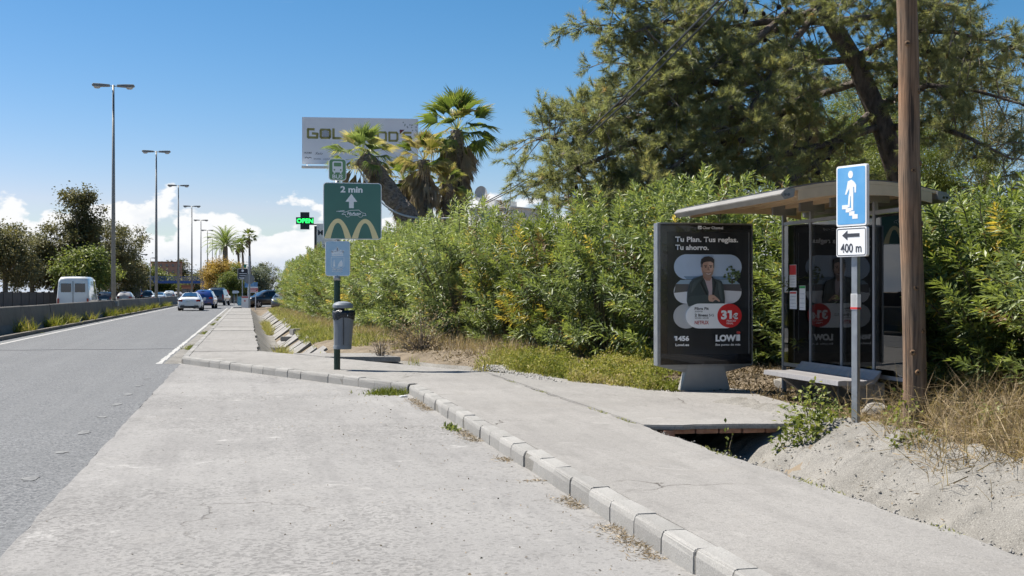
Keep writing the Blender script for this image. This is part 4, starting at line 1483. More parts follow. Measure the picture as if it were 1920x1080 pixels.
# ------------------------------------------------------------------ subway sign
ps = at(1600, 797, 12.0)
SY = math.radians(-71.4)
zs0 = 0.16
sg = empty('subway_sign', (ps.x, ps.y, zs0), SY, 'blue sign with a white figure on stairs above a left arrow 400 m plate', 'road sign')
SBL = M('sign_blue', (0.09, 0.32, 0.62), (0.14, 0.38, 0.66), scale=4, rough=0.35, coat=0.3)
SGD = M('sign_print_dark', (0.05, 0.055, 0.07), rough=0.5)
MB().box((0, 0.035, 0.97), (0.08, 0.045, 1.94)).build('pole', GALV, sg, bevel=0.004)
MB().box((0, 0.0352, 2.1), (0.07, 0.04, 0.9)).build('pole_top', GALV, sg)
MB().box((0, 0.01, 1.24), (0.084, 0.002, 0.16)).box((0, 0.034, 1.24), (0.086, 0.05, 0.15)).build('sticker', SIGNW, sg)
MB().box((0, 0.033, 1.175), (0.090, 0.056, 0.02)).build('red_stripe', NR, sg)
a_ = MB().prism(rrect(-0.2, 0.2, 1.995, 2.605, 0.025), -0.03, 0.01).build('stairs_plate', SIGNW, sg, bevel=0.003)
MB().prism(rrect(-0.182, 0.182, 2.015, 2.585, 0.018), -0.032, -0.029).build('face', SBL, a_)
yq = -0.0336
QU = lambda x: (x - 268) * (0.364 / 240)
QV = lambda y: 2.585 - (y - 122) * (0.57 / 570)
MB().prism([(QU(a), QV(b)) for a, b in circ(264, 196, 38, 20, 0.55)], yq, yq + 0.002).build('pictogram_head', SIGNW, a_)
for pts in ([(240, 262), (272, 248), (300, 278), (313, 305), (311, 380), (299, 380), (296, 325), (288, 320), (287, 555), (270, 555), (268, 400), (262, 420), (256, 522), (240, 522), (246, 410), (254, 380), (254, 330), (228, 395), (216, 392), (230, 330)],
            ):
    MB().prism([(QU(a), QV(b)) for a, b in pts], yq, yq + 0.002).build('pictogram_figure', SIGNW, a_)
st2 = MB()
for a0, a1, b0, b1 in ((190, 240, 497, 538), (222, 270, 530, 572), (252, 298, 563, 607), (280, 326, 596, 640)):
    st2.prism([(QU(a0), QV(b0)), (QU(a1), QV(b0)), (QU(a1), QV(b1)), (QU(a0), QV(b1))], yq - (a0 % 3) * 0.0002, yq + 0.002)
st2.build('pictogram_stairs', SIGNW, a_)
b2 = MB().prism(rrect(-0.2, 0.2, 1.69, 1.985, 0.025), -0.03, 0.01).build('distance_plate', SIGNW, sg, bevel=0.003)
rim = rrect(-0.185, 0.185, 1.705, 1.970, 0.018)
MB().stroke(rim + [rim[0]], 0.007, -0.032, -0.0295).build('border', SGD, b2)
MB().prism([(-0.118, 1.905), (-0.05, 1.953), (-0.05, 1.922), (0.108, 1.922), (0.108, 1.888), (-0.05, 1.888), (-0.05, 1.857)], -0.033, -0.0295).build('arrow', SGD, b2)
lettering('400 m', -0.14, 0.135, 1.735, 0.092, -0.033, SGD, b2, 0.012)

# ------------------------------------------------------------------ wooden pole
m, nt, b = new_mat('pole_wood')
tcn = nt.n('ShaderNodeTexCoord')
mpn = nt.n('ShaderNodeMapping')
mpn.inputs['Scale'].default_value = (14, 14, 0.7)
nt.l(tcn.outputs['Object'], mpn.inputs[0])
gr = nt.noise(mpn.outputs[0], 2.2, 8, 0.65, 0.4)
c = nt.mix(nt.rng(gr, 0.35, 0.68), (0.060, 0.042, 0.030), (0.29, 0.195, 0.128))
c = nt.mix(nt.rng(nt.noise(tcn.outputs['Object'], 1.1, 4), 0.45, 0.7, 0, 0.6), c, (0.34, 0.165, 0.075))
mp9 = nt.n('ShaderNodeMapping')
mp9.inputs['Scale'].default_value = (30, 30, 0.35)
nt.l(tcn.outputs['Object'], mp9.inputs[0])
ck = nt.rng(nt.noise(mp9.outputs[0], 1.4, 4), 0.59, 0.65, 0, 0.85)
c = nt.mix(ck, c, (0.02, 0.014, 0.01))
nt.l(c, b.inputs['Base Color'])
b.inputs['Roughness'].default_value = 0.85
nt.l(nt.bump(gr, 0.7, 0.02), b.inputs['Normal'])
WOOD = m
pb = at(1716, 812, 11.6)
wp = empty('wooden_pole', (pb.x, pb.y, 0.12), 0, 'brown weathered wooden utility pole with knots, right of the shelter', 'utility pole')
ptop = at(1700, 0, 11.6) - Vector((pb.x, pb.y, 0.12))
axis = ptop
zs_ = np.linspace(-0.08, 1.75, 26)
wr_ = random.Random(11)
MB().tube([axis * t + Vector((0.012 * math.sin(t * 9), 0.01 * math.cos(t * 7), 0)) for t in zs_], [0.112 - 0.016 * t + wr_.uniform(-0.002, 0.002) for t in zs_], 22).build('shaft', WOOD, wp, smooth=True)
KN = M('knot_wood', (0.30, 0.17, 0.08), (0.05, 0.03, 0.02), scale=60, rough=0.8)
KD = M('knot_dark', (0.035, 0.022, 0.015), rough=0.9)
for (px, py) in ((1696, 85), (1722, 173), (1706, 321), (1732, 307), (1734, 420), (1700, 430), (1711, 540), (1732, 547), (1714, 697), (1736, 690), (1725, 620), (1705, 660)):
    p = at(px, py, 11.6) - Vector((pb.x, pb.y, 0.12))
    t = p.z / axis.z
    c0 = axis * t
    off = (px - (960 + ((c0.x + pb.x) * CS - (c0.y + pb.y) * SN) / 11.6 * FPX)) / FPX * 11.6
    rr = 0.112 - 0.016 * t
    off = max(-rr * 0.85, min(rr * 0.85, off))
    nrm = Vector((off * CS - math.sqrt(rr * rr - off * off) * SN, -off * SN - math.sqrt(rr * rr - off * off) * CS, 0))
    p0 = Vector((c0.x, c0.y, p.z)) + nrm * 0.97
    nn = nrm.normalized()
    kn = MB().tube([p0, p0 + nn * 0.008, p0 + nn * 0.012], [0.028, 0.026, 0.018], 10).build('knot', KN, wp)
    MB().tube([p0 + nn * 0.0118, p0 + nn * 0.0135], 0.010, 8).build('knot_core', KD, kn)

# ------------------------------------------------------------------ vegetation
BARK_P = M('pine_bark', (0.17, 0.135, 0.115), (0.045, 0.037, 0.033), scale=7, rough=0.95, bump=1.0, bscale=16, stretch=(1, 1, 0.35), bdist=0.05)
BARK_G = M('grey_bark', (0.20, 0.18, 0.155), (0.09, 0.08, 0.068), scale=6, rough=0.95, bump=0.7, bscale=20, bdist=0.03)
TWIG = M('grey_twig', (0.23, 0.20, 0.17), (0.12, 0.10, 0.085), scale=9, rough=0.9)
STEMB = M('oleander_stem', (0.15, 0.125, 0.085), (0.08, 0.065, 0.045), scale=9, rough=0.9)
L_OLE = leafmat('oleander_leaf', [(0.0, (0.095, 0.125, 0.066)), (0.42, (0.155, 0.205, 0.080)), (0.74, (0.29, 0.345, 0.092)), (0.82, (0.20, 0.13, 0.075)), (0.90, (0.42, 0.35, 0.09)), (1.0, (0.74, 0.56, 0.13))], rough=0.46, trans=0.36, spec=0.65)
L_PINE = leafmat('pine_needle', [(0.0, (0.150, 0.175, 0.110)), (0.5, (0.30, 0.315, 0.155)), (0.85, (0.43, 0.39, 0.185)), (1.0, (0.36, 0.22, 0.08))], rough=0.5, trans=0.5)
L_FAN = leafmat('fan_palm_leaf', [(0.0, (0.075, 0.12, 0.04)), (0.5, (0.17, 0.235, 0.065)), (0.8, (0.34, 0.36, 0.10)), (1.0, (0.50, 0.42, 0.22))], rough=0.45, trans=0.45)
L_DEAD = leafmat('dead_palm_leaf', [(0.0, (0.22, 0.175, 0.13)), (0.5, (0.42, 0.345, 0.26)), (1.0, (0.58, 0.50, 0.39))], rough=0.8, trans=0.22, spec=0.2)
L_TREE = leafmat('tree_leaf', [(0.0, (0.075, 0.082, 0.042)), (0.5, (0.165, 0.160, 0.076)), (1.0, (0.29, 0.255, 0.11))], rough=0.55, trans=0.25, spec=0.3)
L_LIME = leafmat('fresh_leaf', [(0.0, (0.06, 0.085, 0.028)), (0.5, (0.15, 0.19, 0.045)), (1.0, (0.30, 0.31, 0.075))], rough=0.5, trans=0.35, spec=0.3)
L_YEL = leafmat('yellow_blossom', [(0.0, (0.12, 0.085, 0.014)), (0.5, (0.38, 0.24, 0.02)), (1.0, (0.58, 0.40, 0.035))], rough=0.6, trans=0.3, spec=0.2)
L_SILV = leafmat('silver_leaf', [(0.0, (0.08, 0.10, 0.07)), (0.5, (0.17, 0.20, 0.15)), (1.0, (0.27, 0.29, 0.22))], rough=0.6, trans=0.25, spec=0.2)
L_GRASS = leafmat('grass_blade', [(0.0, (0.07, 0.10, 0.02)), (0.4, (0.17, 0.20, 0.035)), (0.75, (0.33, 0.32, 0.07)), (1.0, (0.45, 0.37, 0.19))], rough=0.6, trans=0.35, spec=0.2)
L_DRY = leafmat('dry_grass', [(0.0, (0.16, 0.115, 0.065)), (0.5, (0.36, 0.27, 0.16)), (1.0, (0.54, 0.44, 0.29))], rough=0.7, trans=0.3, spec=0.15)
L_LITTER = leafmat('leaf_litter', [(0.0, (0.09, 0.065, 0.04)), (0.5, (0.25, 0.19, 0.12)), (1.0, (0.45, 0.37, 0.26))], rough=0.85, trans=0.1, spec=0.1)


def oleander_meshes(seed, yellow=0.03, nsh=460, rx=1.60, ry=1.45, H=3.3):
    rs = np.random.RandomState(seed)
    u = rs.uniform(-1, 1, (nsh * 3, 3))
    u = u[(u ** 2).sum(1) <= 1]
    q = np.linalg.norm(u, axis=1)
    u = u[rs.uniform(0, 1, len(u)) < 0.25 + q ** 2][:nsh]
    bump_ = 1 + 0.16 * np.sin(u[:, 0] * 5 + seed) * np.cos(u[:, 1] * 4 + seed * 2) + 0.10 * np.sin(u[:, 2] * 7 + seed)
    T = u * np.array([rx, ry, H * 0.5]) * bump_[:, None] + np.array([0, 0, H * 0.5 + 0.12])
    lowm = rs.uniform(0, 1, len(T)) < 0.16
    T[lowm, 2] = T[lowm, 2] * 0.35
    T[:, 2] = np.maximum(T[:, 2], 0.16 + rs.uniform(0, 0.22, len(T)))
    B = np.stack([u[:, 0] * 0.35 * rx, u[:, 1] * 0.35 * ry, np.full(len(T), 0.0)], 1)
    d = unit(unit(T - B) * 0.7 + np.stack([u[:, 0] * .95, u[:, 1] * .95, 0.25 + 0.55 * u[:, 2]], 1) + rs.normal(size=T.shape) * 0.30)
    nodes, per = 13, 3
    s = np.linspace(0, 1, nodes)
    ns = len(T)
    Ls = rs.uniform(0.42, 0.72, ns)
    P = T[:, None, :] - d[:, None, :] * (Ls[:, None] * (1 - s)[None, :])[..., None]
    P = P[:, :, None, :].repeat(per, 2)
    dd = d[:, None, None, :].repeat(nodes, 1).repeat(per, 2)
    e1 = unit(np.cross(d, rs.normal(size=d.shape)))
    e2 = np.cross(d, e1)
    ph = (np.arange(nodes)[:, None] * 1.05 + np.arange(per)[None, :] * 2.094)[None] + rs.uniform(0, 0.5, (ns, nodes, per))
    rad = np.cos(ph)[..., None] * e1[:, None, None, :] + np.sin(ph)[..., None] * e2[:, None, None, :]
    a = np.radians(82 - 56 * s)[None, :, None, None] + rs.normal(size=(ns, nodes, per, 1)) * 0.18
    D = dd * np.cos(a) + rad * np.sin(a)
    lf = rs.uniform(0.13, 0.21, (ns, nodes, per)) * (1 - 0.35 * s ** 3)[None, :, None]
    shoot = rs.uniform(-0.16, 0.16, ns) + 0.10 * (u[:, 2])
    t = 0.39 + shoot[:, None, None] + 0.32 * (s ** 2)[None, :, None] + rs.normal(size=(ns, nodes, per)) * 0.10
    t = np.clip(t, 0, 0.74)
    t[rs.uniform(0, 1, ns) < 0.028] = 0.82
    cy = T[rs.randint(0, ns, 3)]
    near_c = np.min(np.linalg.norm(T[:, None] - cy[None], axis=2), axis=1)
    yel = (rs.uniform(0, 1, ns) < yellow * 0.4) | ((near_c < 0.30 + yellow * 1.2) & (rs.uniform(0, 1, ns) < 0.35 + yellow))
    t[yel] = np.clip(0.955 + rs.normal(size=t[yel].shape) * 0.04, 0.89, 1)
    t = np.where(rs.uniform(0, 1, t.shape) < 0.02, rs.uniform(0.82, 1, t.shape), t)
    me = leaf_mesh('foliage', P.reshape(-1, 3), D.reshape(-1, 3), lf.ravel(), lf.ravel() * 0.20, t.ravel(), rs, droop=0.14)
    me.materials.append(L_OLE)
    stm = MB()
    for i in range(0, ns, 4):
        b0, t0, d0 = Vector(B[i]), Vector(T[i]), Vector(d[i])
        stm.tube([b0, b0.lerp(t0 - d0 * 0.5, 0.6) + Vector((0, 0, 0.1)), t0 - d0 * 0.3, t0 - d0 * 0.05], [0.016, 0.011, 0.007, 0.003], 4, cap=False)
    sme = stm.mesh('stems')
    sme.materials.append(STEMB)
    return me, sme


OLE = [oleander_meshes(1), oleander_meshes(2, 0.05), oleander_meshes(3, 0.02), oleander_meshes(4, 0.17), oleander_meshes(5, 0.04)]
CNT = ['first', 'second', 'third', 'fourth', 'fifth', 'sixth', 'seventh', 'eighth', 'ninth', 'tenth', 'eleventh', 'twelfth', 'thirteenth', 'fourteenth', 'fifteenth', 'sixteenth',
       'seventeenth', 'eighteenth', 'nineteenth', 'twentieth', 'twenty-first', 'twenty-second', 'twenty-third', 'twenty-fourth', 'twenty-fifth', 'twenty-sixth', 'twenty-seventh',
       'twenty-eighth', 'twenty-ninth', 'thirtieth', 'thirty-first', 'thirty-second', 'thirty-third', 'thirty-fourth', 'thirty-fifth', 'thirty-sixth', 'thirty-seventh', 'thirty-eighth',
       'thirty-ninth', 'fortieth', 'forty-first', 'forty-second', 'forty-third', 'forty-fourth', 'forty-fifth']


def bush(x, y, sc, h, var, label, group, rr):
    t = empty('oleander_bush', (x, y, ground_z(x, y) - 0.05), rr, label, 'bush', group)
    a = mesh_obj('foliage', OLE[var][0], None, t)
    b_ = mesh_obj('stems', OLE[var][1], None, t)
    t.scale = (sc, sc, h / 3.3)
    return t


hp = [(8.9, 18.9), (7.6, 19.9), (6.8, 21.6), (6.15, 23.6), (5.7, 26.0), (5.3, 28.6), (5.0, 31.5), (4.75, 34.5), (4.55, 38), (4.35, 42), (4.2, 46.5), (4.1, 51), (4.0, 56), (3.95, 61),
      (3.9, 66), (3.85, 71), (3.85, 76), (3.9, 81), (3.9, 86), (4.0, 91), (4.1, 96)]
# densify to roughly even spacing along the hedge
pts = []
for (a, b), (c, d) in zip(hp[:-1], hp[1:]):
    L = math.hypot(c - a, d - b)
    n_ = max(1, round(L / 1.9))
    for i in range(n_):
        pts.append((a + (c - a) * i / n_, b + (d - b) * i / n_))
hr = random.Random(21)
k = 0
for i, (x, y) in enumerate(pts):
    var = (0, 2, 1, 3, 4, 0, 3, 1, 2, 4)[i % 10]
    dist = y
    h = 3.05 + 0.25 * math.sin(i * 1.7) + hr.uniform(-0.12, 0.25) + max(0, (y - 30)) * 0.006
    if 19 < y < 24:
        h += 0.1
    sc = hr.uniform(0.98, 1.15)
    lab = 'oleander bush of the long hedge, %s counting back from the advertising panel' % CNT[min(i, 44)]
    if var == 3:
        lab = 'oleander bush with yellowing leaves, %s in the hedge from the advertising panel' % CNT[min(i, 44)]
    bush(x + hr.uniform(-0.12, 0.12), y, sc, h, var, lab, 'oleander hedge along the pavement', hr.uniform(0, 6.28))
i = 0
for x, y in ((9.0, 17.3), (8.75, 15.6), (8.75, 13.9), (8.8, 12.2), (8.9, 10.5), (9.3, 8.9), (10.0, 7.2), (10.9, 18.6), (12.8, 18.2), (10.9, 15.0), (11.2, 12.0)):
    bush(x, y, hr.uniform(1.0, 1.1), 2.45 + hr.uniform(-0.1, 0.2), hr.choice((0, 1, 2, 4)), 'dark shaded oleander bush behind the bus shelter, %s from the panel end' % CNT[i], 'oleanders behind the shelter', hr.uniform(0, 6.28))
    i += 1


# ---- generic leafy tree
def tree(name, label, cat_loc, H, crown_c, crown_r, nclump, per, clump_r, leaf, mat, seed, trunk_r=0.25, lean=(0, 0), group=None, bark=None, cat='tree', flat_bottom=0.35, extra=None, aspect=0.6):
    rs = np.random.RandomState(seed)
    r = random.Random(seed)
    t = empty(name, cat_loc, 0, label, cat, group)
    cc, cr = np.array(crown_c, float), np.array(crown_r, float)
    u = unit(rs.normal(size=(nclump, 3))) * (rs.uniform(0, 1, (nclump, 1)) ** 0.45)
    u[:, 2] = np.where(u[:, 2] < -flat_bottom, -flat_bottom * rs.uniform(0.5, 1.3, nclump), u[:, 2])
    wob = 1 + 0.22 * np.sin(u[:, :1] * 4 + seed) * np.cos(u[:, 1:2] * 5 + seed * 1.3) + 0.14 * np.sin(u[:, 2:] * 6 + seed)
    C = cc + u * cr * wob
    cs_ = rs.uniform(0.6, 1.25, nclump)
    off = rs.normal(size=(nclump, per, 3)) * (clump_r * cs_)[:, None, None] * np.array([0.5, 0.5, 0.36])
    P = (C[:, None] + off).reshape(-1, 3)
    D = unit(off.reshape(-1, 3) * 0.8 + rs.normal(size=(nclump * per, 3)) * clump_r * 0.35 + np.array([0, 0, -0.02]))
    tint = np.clip(0.48 + (rs.uniform(-0.26, 0.26, nclump))[:, None] + rs.normal(size=(nclump, per)) * 0.15, 0, 1).ravel()
    L = rs.uniform(0.7, 1.3, nclump * per) * leaf
    me = leaf_mesh('crown', P, D, L, L * aspect, tint, rs, droop=0.2)
    mesh_obj('crown', me, mat, t)
    tb = MB()
    p0 = Vector((0, 0, -0.1))
    pm = Vector((lean[0] * 0.4, lean[1] * 0.4, H * 0.35))
    pt_ = Vector((crown_c[0], crown_c[1], crown_c[2] + crown_r[2] * 0.2))
    tb.tube([p0, p0.lerp(pm, 0.5) + Vector((r.uniform(-.05, .05), 0, 0)), pm, pm.lerp(pt_, 0.6), pt_], [trunk_r * 1.25, trunk_r, trunk_r * .85, trunk_r * .55, trunk_r * .2], 9)
    tb.build('trunk', bark or BARK_G, t, smooth=True)
    lb = MB()
    for i in range(0, nclump, max(1, nclump // 26)):
        e = Vector(C[i])
        b0 = pm.lerp(pt_, r.uniform(0.05, 0.8))
        md = b0.lerp(e, 0.5) + Vector((0, 0, r.uniform(-.02, .1) * cr[2]))
        lb.tube([b0, md, e], [trunk_r * .35, trunk_r * .2, trunk_r * .05], 5, cap=False)
    lb.build('limbs', bark or BARK_G, t)
    return t


# ---- far left trees beyond the motorway (px, Y, height, crown half width, material, clumps)
FL = [(152, 150, 15.5, 2.4, L_TREE, 'tall tree with sparse upright crown at the left edge of the motorway', 5),
      (208, 178, 12.6, 5.0, L_TREE, 'broad dark evergreen tree behind the first lamp post', 6),
      (236, 190, 8.0, 3.2, L_TREE, 'lower dark evergreen tree right of the broad one behind the wall', 7),
      (163, 128, 6.0, 2.8, L_LIME, 'low green tree above the brown wall near the white van', 8),
      (105, 150, 9.0, 3.4, L_TREE, 'large tree left of the tall sparse one, beyond the motorway', 9),
      (60, 150, 8.0, 3.6, L_TREE, 'dark rounded tree beyond the motorway, second from the left', 10),
      (10, 140, 9.5, 3.8, L_TREE, 'dark tree beyond the motorway, furthest left', 11)]
for px, Y, H, hwid, mt, lab, sd in FL:
    p = at(px, HOR, Y)
    tree('broadleaf_tree', lab, (p.x, p.y, 0), H, (0, 0, H * 0.60), (hwid, hwid, H * 0.40), 120, 120, 1.0, 0.30, mt, sd, 0.3, group='trees beyond the motorway', flat_bottom=0.9)
FB = [(273, 570, 15, 11.0, L_LIME, 'pale green roadside tree left of the footbridge', 15), (300, 575, 9, 8.5, L_LIME, 'low pale tree under the left end of the footbridge', 16),
      (332, 640, 18, 9, L_TREE, 'round tree behind the blue footbridge, right of the orange flats', 17), (364, 590, 9, 9, L_TREE, 'low dark tree behind the middle of the footbridge', 18),
      (395, 600, 12, 10, L_TREE, 'far dark tree behind the right end of the footbridge', 19), (244, 545, 9, 5, L_LIME, 'far low tree beside the orange flats', 20),
      (225, 330, 9, 6, L_TREE, 'tree behind the dark evergreens left of the flats', 22)]
for px, Y, H, hwid, mt, lab, sd in FB:
    p = at(px, HOR, Y)
    tree('far_tree', lab, (p.x, p.y, -0.04), H, (0, 0, H * 0.58), (hwid, hwid * .8, H * 0.44), 80, 70, 2.4, 0.9, mt, sd, 0.4, group='trees round the footbridge', flat_bottom=0.9)

# ---- trees at the exit ahead
p = at(416, HOR, 175)
tree('mimosa_tree', 'rounded yellow flowering tree ahead at the exit', (p.x, p.y, 0), 6.4, (0, 0, 3.9), (2.9, 2.5, 2.5), 130, 130, 0.7, 0.20, L_YEL, 31, 0.18, flat_bottom=0.95)
p = at(424, HOR, 165)
tree('silver_bush', 'silver grey shrub in front of the yellow tree', (p.x, p.y, 0), 3.4, (0, 0, 1.7), (1.9, 1.6, 1.7), 70, 110, 0.5, 0.16, L_SILV, 32, 0.1, cat='shrub', flat_bottom=1)
p = at(437, HOR, 158)
tree('dark_shrub', 'dark green shrub with yucca-like leaves right of the silver shrub', (p.x, p.y, 0), 4.6, (0, 0, 2.7), (1.6, 1.5, 2.0), 70, 110, 0.5, 0.30, L_LIME, 33, 0.15, cat='shrub', flat_bottom=1, aspect=0.25)
p = at(449, HOR, 162)
tree('dark_shrub', 'dark shaded shrub behind the direction signs at the exit', (p.x, p.y, 0), 3.9, (0, 0, 2.1), (1.8, 1.5, 1.9), 60, 110, 0.5, 0.2, L_TREE, 34, 0.15, cat='shrub', flat_bottom=1)
for px, Y, H, hwid, sd, lab in ((484, 210, 5.6, 3.2, 35, 'grey green tree left of the hedge end'), (498, 330, 9.0, 4.5, 36, 'small far tree peeping over the hedge end'), (470, 240, 5.2, 3.0, 37, 'low far shrub tree behind the round sign'), (456, 230, 4.4, 2.8, 38, 'low far shrub tree behind the black sign')):
    p = at(px, HOR, Y)
    tree('far_tree', lab, (p.x, p.y, 0), H, (0, 0, H * 0.55), (hwid, hwid, H * 0.46), 60, 90, 1.0, 0.35, L_SILV if sd in (35, 37) else L_TREE, sd, 0.2, flat_bottom=1)

# ---- rounded trees behind the shelter at right
for i, (px, py, Y, hx, hz, mt, lab) in enumerate(((1610, 290, 41, 1.9, 1.9, L_LIME, 'bright bushy tree behind the leaning pine trunk'), (1745, 330, 38, 2.0, 2.0, L_LIME, 'bushy green tree right of the wooden pole'),
                                                  (1660, 215, 48, 2.9, 2.9, L_LIME, 'tall pale green tree far behind the shelter'), (1540, 330, 38, 1.9, 1.5, L_LIME, 'green bushy tree behind the shelter roof'),
                                                  (1850, 250, 42, 3.4, 3.8, L_TREE, 'dark tree at the far right behind the oleanders'), (1300, 400, 31, 2.0, 1.2, L_LIME, 'leafy green bush above the hedge behind the advert panel'))):
    p = at(px, py, Y)
    gz = 0.3
    tree('bushy_tree', lab, (p.x, p.y, gz), p.z - gz + hz, (0, 0, p.z - gz), (hx, hx, hz), 190, 170, 0.42, 0.085, mt, 50 + i, 0.12, group='trees behind the shelter', flat_bottom=0.9, aspect=0.35)

# ---- big pine
prs = np.random.RandomState(77)
prr = random.Random(77)
PK = 1.28
pbase = at(1712, 560, 23.5 * PK)
pbase.z = 0.3
pine = empty('pine_tree', pbase, 0, 'large pine leaning left with cones, spreading over the hedge and shelter', 'tree')


def pl(px, py, Y):
    return at(px, py, Y * PK) - pbase


trunk = [Vector((0, 0, -0.2)), pl(1708, 420, 23.5), pl(1690, 345, 23.5), pl(1655, 235, 23.4), pl(1605, 120, 23.2), pl(1540, 10, 23.0), pl(1460, -110, 22.8), pl(1380, -230, 22.6)]
MB().tube(trunk, [0.34, 0.30, 0.285, 0.26, 0.23, 0.19, 0.15, 0.08], 14, wob=0.05, rng=prr).build('trunk', BARK_P, pine, smooth=True)
limbs = [
    [(1600, 110, 23.2), (1500, 120, 22.8), (1390, 160, 22.3), (1270, 200, 21.9), (1150, 230, 21.6), (1050, 255, 21.4), (1005, 262, 21.3)],
    [(1655, 235, 23.4), (1550, 270, 22.6), (1430, 300, 21.9), (1300, 320, 21.4), (1170, 335, 21.2), (1060, 345, 21.2)],
    [(1560, 40, 23), (1440, 40, 22.4), (1320, 60, 21.8), (1230, 95, 21.5), (1160, 130, 21.4)],
    [(1500, -50, 22.9), (1380, -30, 22), (1270, -10, 21.5), (1190, 20, 21.2), (1140, 60, 21.1)],
    [(1620, 150, 23.3), (1500, 190, 24.2), (1380, 230, 24.8), (1250, 270, 25), (1120, 295, 25)],
    [(1540, 10, 23), (1430, 70, 24.2), (1330, 120, 25), (1220, 160, 25.4), (1120, 195, 25.5)],
    [(1600, 110, 23.2), (1700, 60, 22.6), (1790, 60, 22.0), (1890, 90, 21.5)],
    [(1640, 200, 23.4), (1740, 160, 22.9), (1830, 170, 22.4), (1930, 200, 22.0)],
    [(1500, -50, 22.9), (1600, -40, 22.2), (1710, -10, 21.8), (1830, 0, 21.5)],
    [(1640, 205, 23.4), (1540, 300, 22.6), (1450, 360, 21.3), (1330, 385, 20.9), (1220, 400, 20.8), (1130, 390, 20.8)],
    [(1540, 10, 23), (1480, 90, 22.0), (1420, 180, 21.0), (1380, 250, 20.4)],
    [(1500, 120, 22.8), (1430, 200, 21.5), (1330, 260, 20.8), (1240, 330, 20.4), (1180, 380, 20.3)],
    [(1400, -120, 22.6), (1290, -90, 22), (1200, -50, 21.6)],
    [(1560, 40, 23.0), (1650, 30, 24.6), (1740, 90, 25.2), (1800, 150, 25.5)],
    [(1390, 160, 22.3), (1290, 150, 21.2), (1190, 180, 20.7), (1110, 220, 20.5)],
    [(1300, 320, 21.4), (1240, 370, 20.6), (1180, 420, 20.2), (1130, 450, 20.0)],
    [(1170, 335, 21.2), (1110, 355, 20.6), (1060, 385, 20.3)],
    [(1430, 300, 21.9), (1390, 350, 20.8), (1340, 390, 20.3), (1300, 410, 20.1)],
    [(1270, 200, 21.9), (1200, 260, 21.0), (1120, 300, 20.6), (1050, 320, 20.4)],
    [(1480, 20, 22.9), (1400, 90, 21.6), (1330, 130, 21.0), (1260, 150, 20.7)],
    [(1550, 150, 23.2), (1470, 210, 22.8), (1390, 270, 22.6), (1310, 290, 22.5)],
    [(1610, 120, 23.2), (1700, 130, 24.2), (1790, 110, 25.0), (1880, 130, 25.4)],
    [(1660, 240, 23.4), (1740, 230, 22.6), (1820, 260, 22.0), (1900, 300, 21.7)],
    [(1460, -110, 22.8), (1580, -80, 24.4), (1690, -20, 25.2), (1780, 20, 25.6)],
    [(1320, 60, 21.8), (1250, 40, 21.0), (1190, 60, 20.7)],
]
lb, sb = MB(), MB()
tuft_p, tuft_d, tuft_low = [], [], []
cones = []
for li, L in enumerate(limbs):
    P = [pl(*q) for q in L]
    rad = list(np.linspace(0.10, 0.02, len(P)))
    lb.tube(P, rad, 7, cap=False, wob=0.08, rng=prr)
    total = sum((b - a).length for a, b in zip(P[:-1], P[1:]))
    nsub = int(total * 6.4)
    for i in range(nsub):
        f = (i + prr.random()) / nsub
        f = 0.10 + 0.90 * f
        s_ = f * (len(P) - 1)
        k = min(int(s_), len(P) - 2)
        b0 = P[k].lerp(P[k + 1], s_ - k)
        ld = (P[k + 1] - P[k]).normalized()
        dr = (ld * prr.uniform(0.1, 0.9) + Vector((prr.gauss(0, 1), prr.gauss(0, 1), prr.gauss(0.0, 0.75)))).normalized()
        sl_ = prr.uniform(0.6, 1.65) * (1.15 - 0.35 * f)
        e = b0 + dr * sl_ + Vector((0, 0, -0.12 * sl_))
        m_ = b0.lerp(e, 0.5) + Vector((0, 0, 0.10 * sl_))
        sb.tube([b0, m_, e], [0.018, 0.012, 0.006], 4, cap=False)
        ntw = prr.randint(9, 13)
        for j in range(ntw):
            g = prr.uniform(0.25, 1.0)
            t0 = b0.lerp(m_, g * 2) if g < 0.5 else m_.lerp(e, g * 2 - 1)
            td = (dr * 0.8 + Vector((prr.gauss(0, .7), prr.gauss(0, .7), prr.gauss(0.12, .55)))).normalized()
            tl = prr.uniform(0.22, 0.55)
            if j % 2 == 0:
                sb.tube([t0, t0 + td * tl], [0.006, 0.003], 3, cap=False)
            nt_ = prr.randint(3, 5)
            for q in range(nt_):
                h_ = 0.35 + 0.65 * (q + 1) / nt_
                tuft_p.append(t0 + td * tl * h_)
                tuft_d.append(td)
                tuft_low.append(1 if li in (1, 9, 11) else 0)
        if prr.random() < 0.24:
            cones.append(b0.lerp(e, prr.uniform(0.2, 0.8)) + Vector((0, 0, -0.04)))
lb.build('limbs', BARK_P, pine, smooth=True)
sb.build('twigs', TWIG, pine)
TP = np.array([tuple(v) for v in tuft_p])
TD_ = unit(np.array([tuple(v) for v in tuft_d]))
NN = 18
n_t = len(TP)
e1 = unit(np.cross(TD_, prs.normal(size=TD_.shape)))
e2 = np.cross(TD_, e1)
ph = prs.uniform(0, 6.283, (n_t, NN))
an = np.radians(prs.uniform(18, 68, (n_t, NN)))
D = TD_[:, None] * np.cos(an)[..., None] + (e1[:, None] * np.cos(ph)[..., None] + e2[:, None] * np.sin(ph)[..., None]) * np.sin(an)[..., None]
Pn = TP[:, None] - TD_[:, None] * prs.uniform(0, 0.05, (n_t, NN, 1))
low = np.array(tuft_low)[:, None]
tn = np.clip(0.40 + 0.16 * low + prs.uniform(-0.22, 0.22, (n_t, 1)) + prs.normal(size=(n_t, NN)) * 0.12, 0, 0.86)
tn = np.where(prs.uniform(0, 1, (n_t, 1)) < 0.02, 0.97, tn)
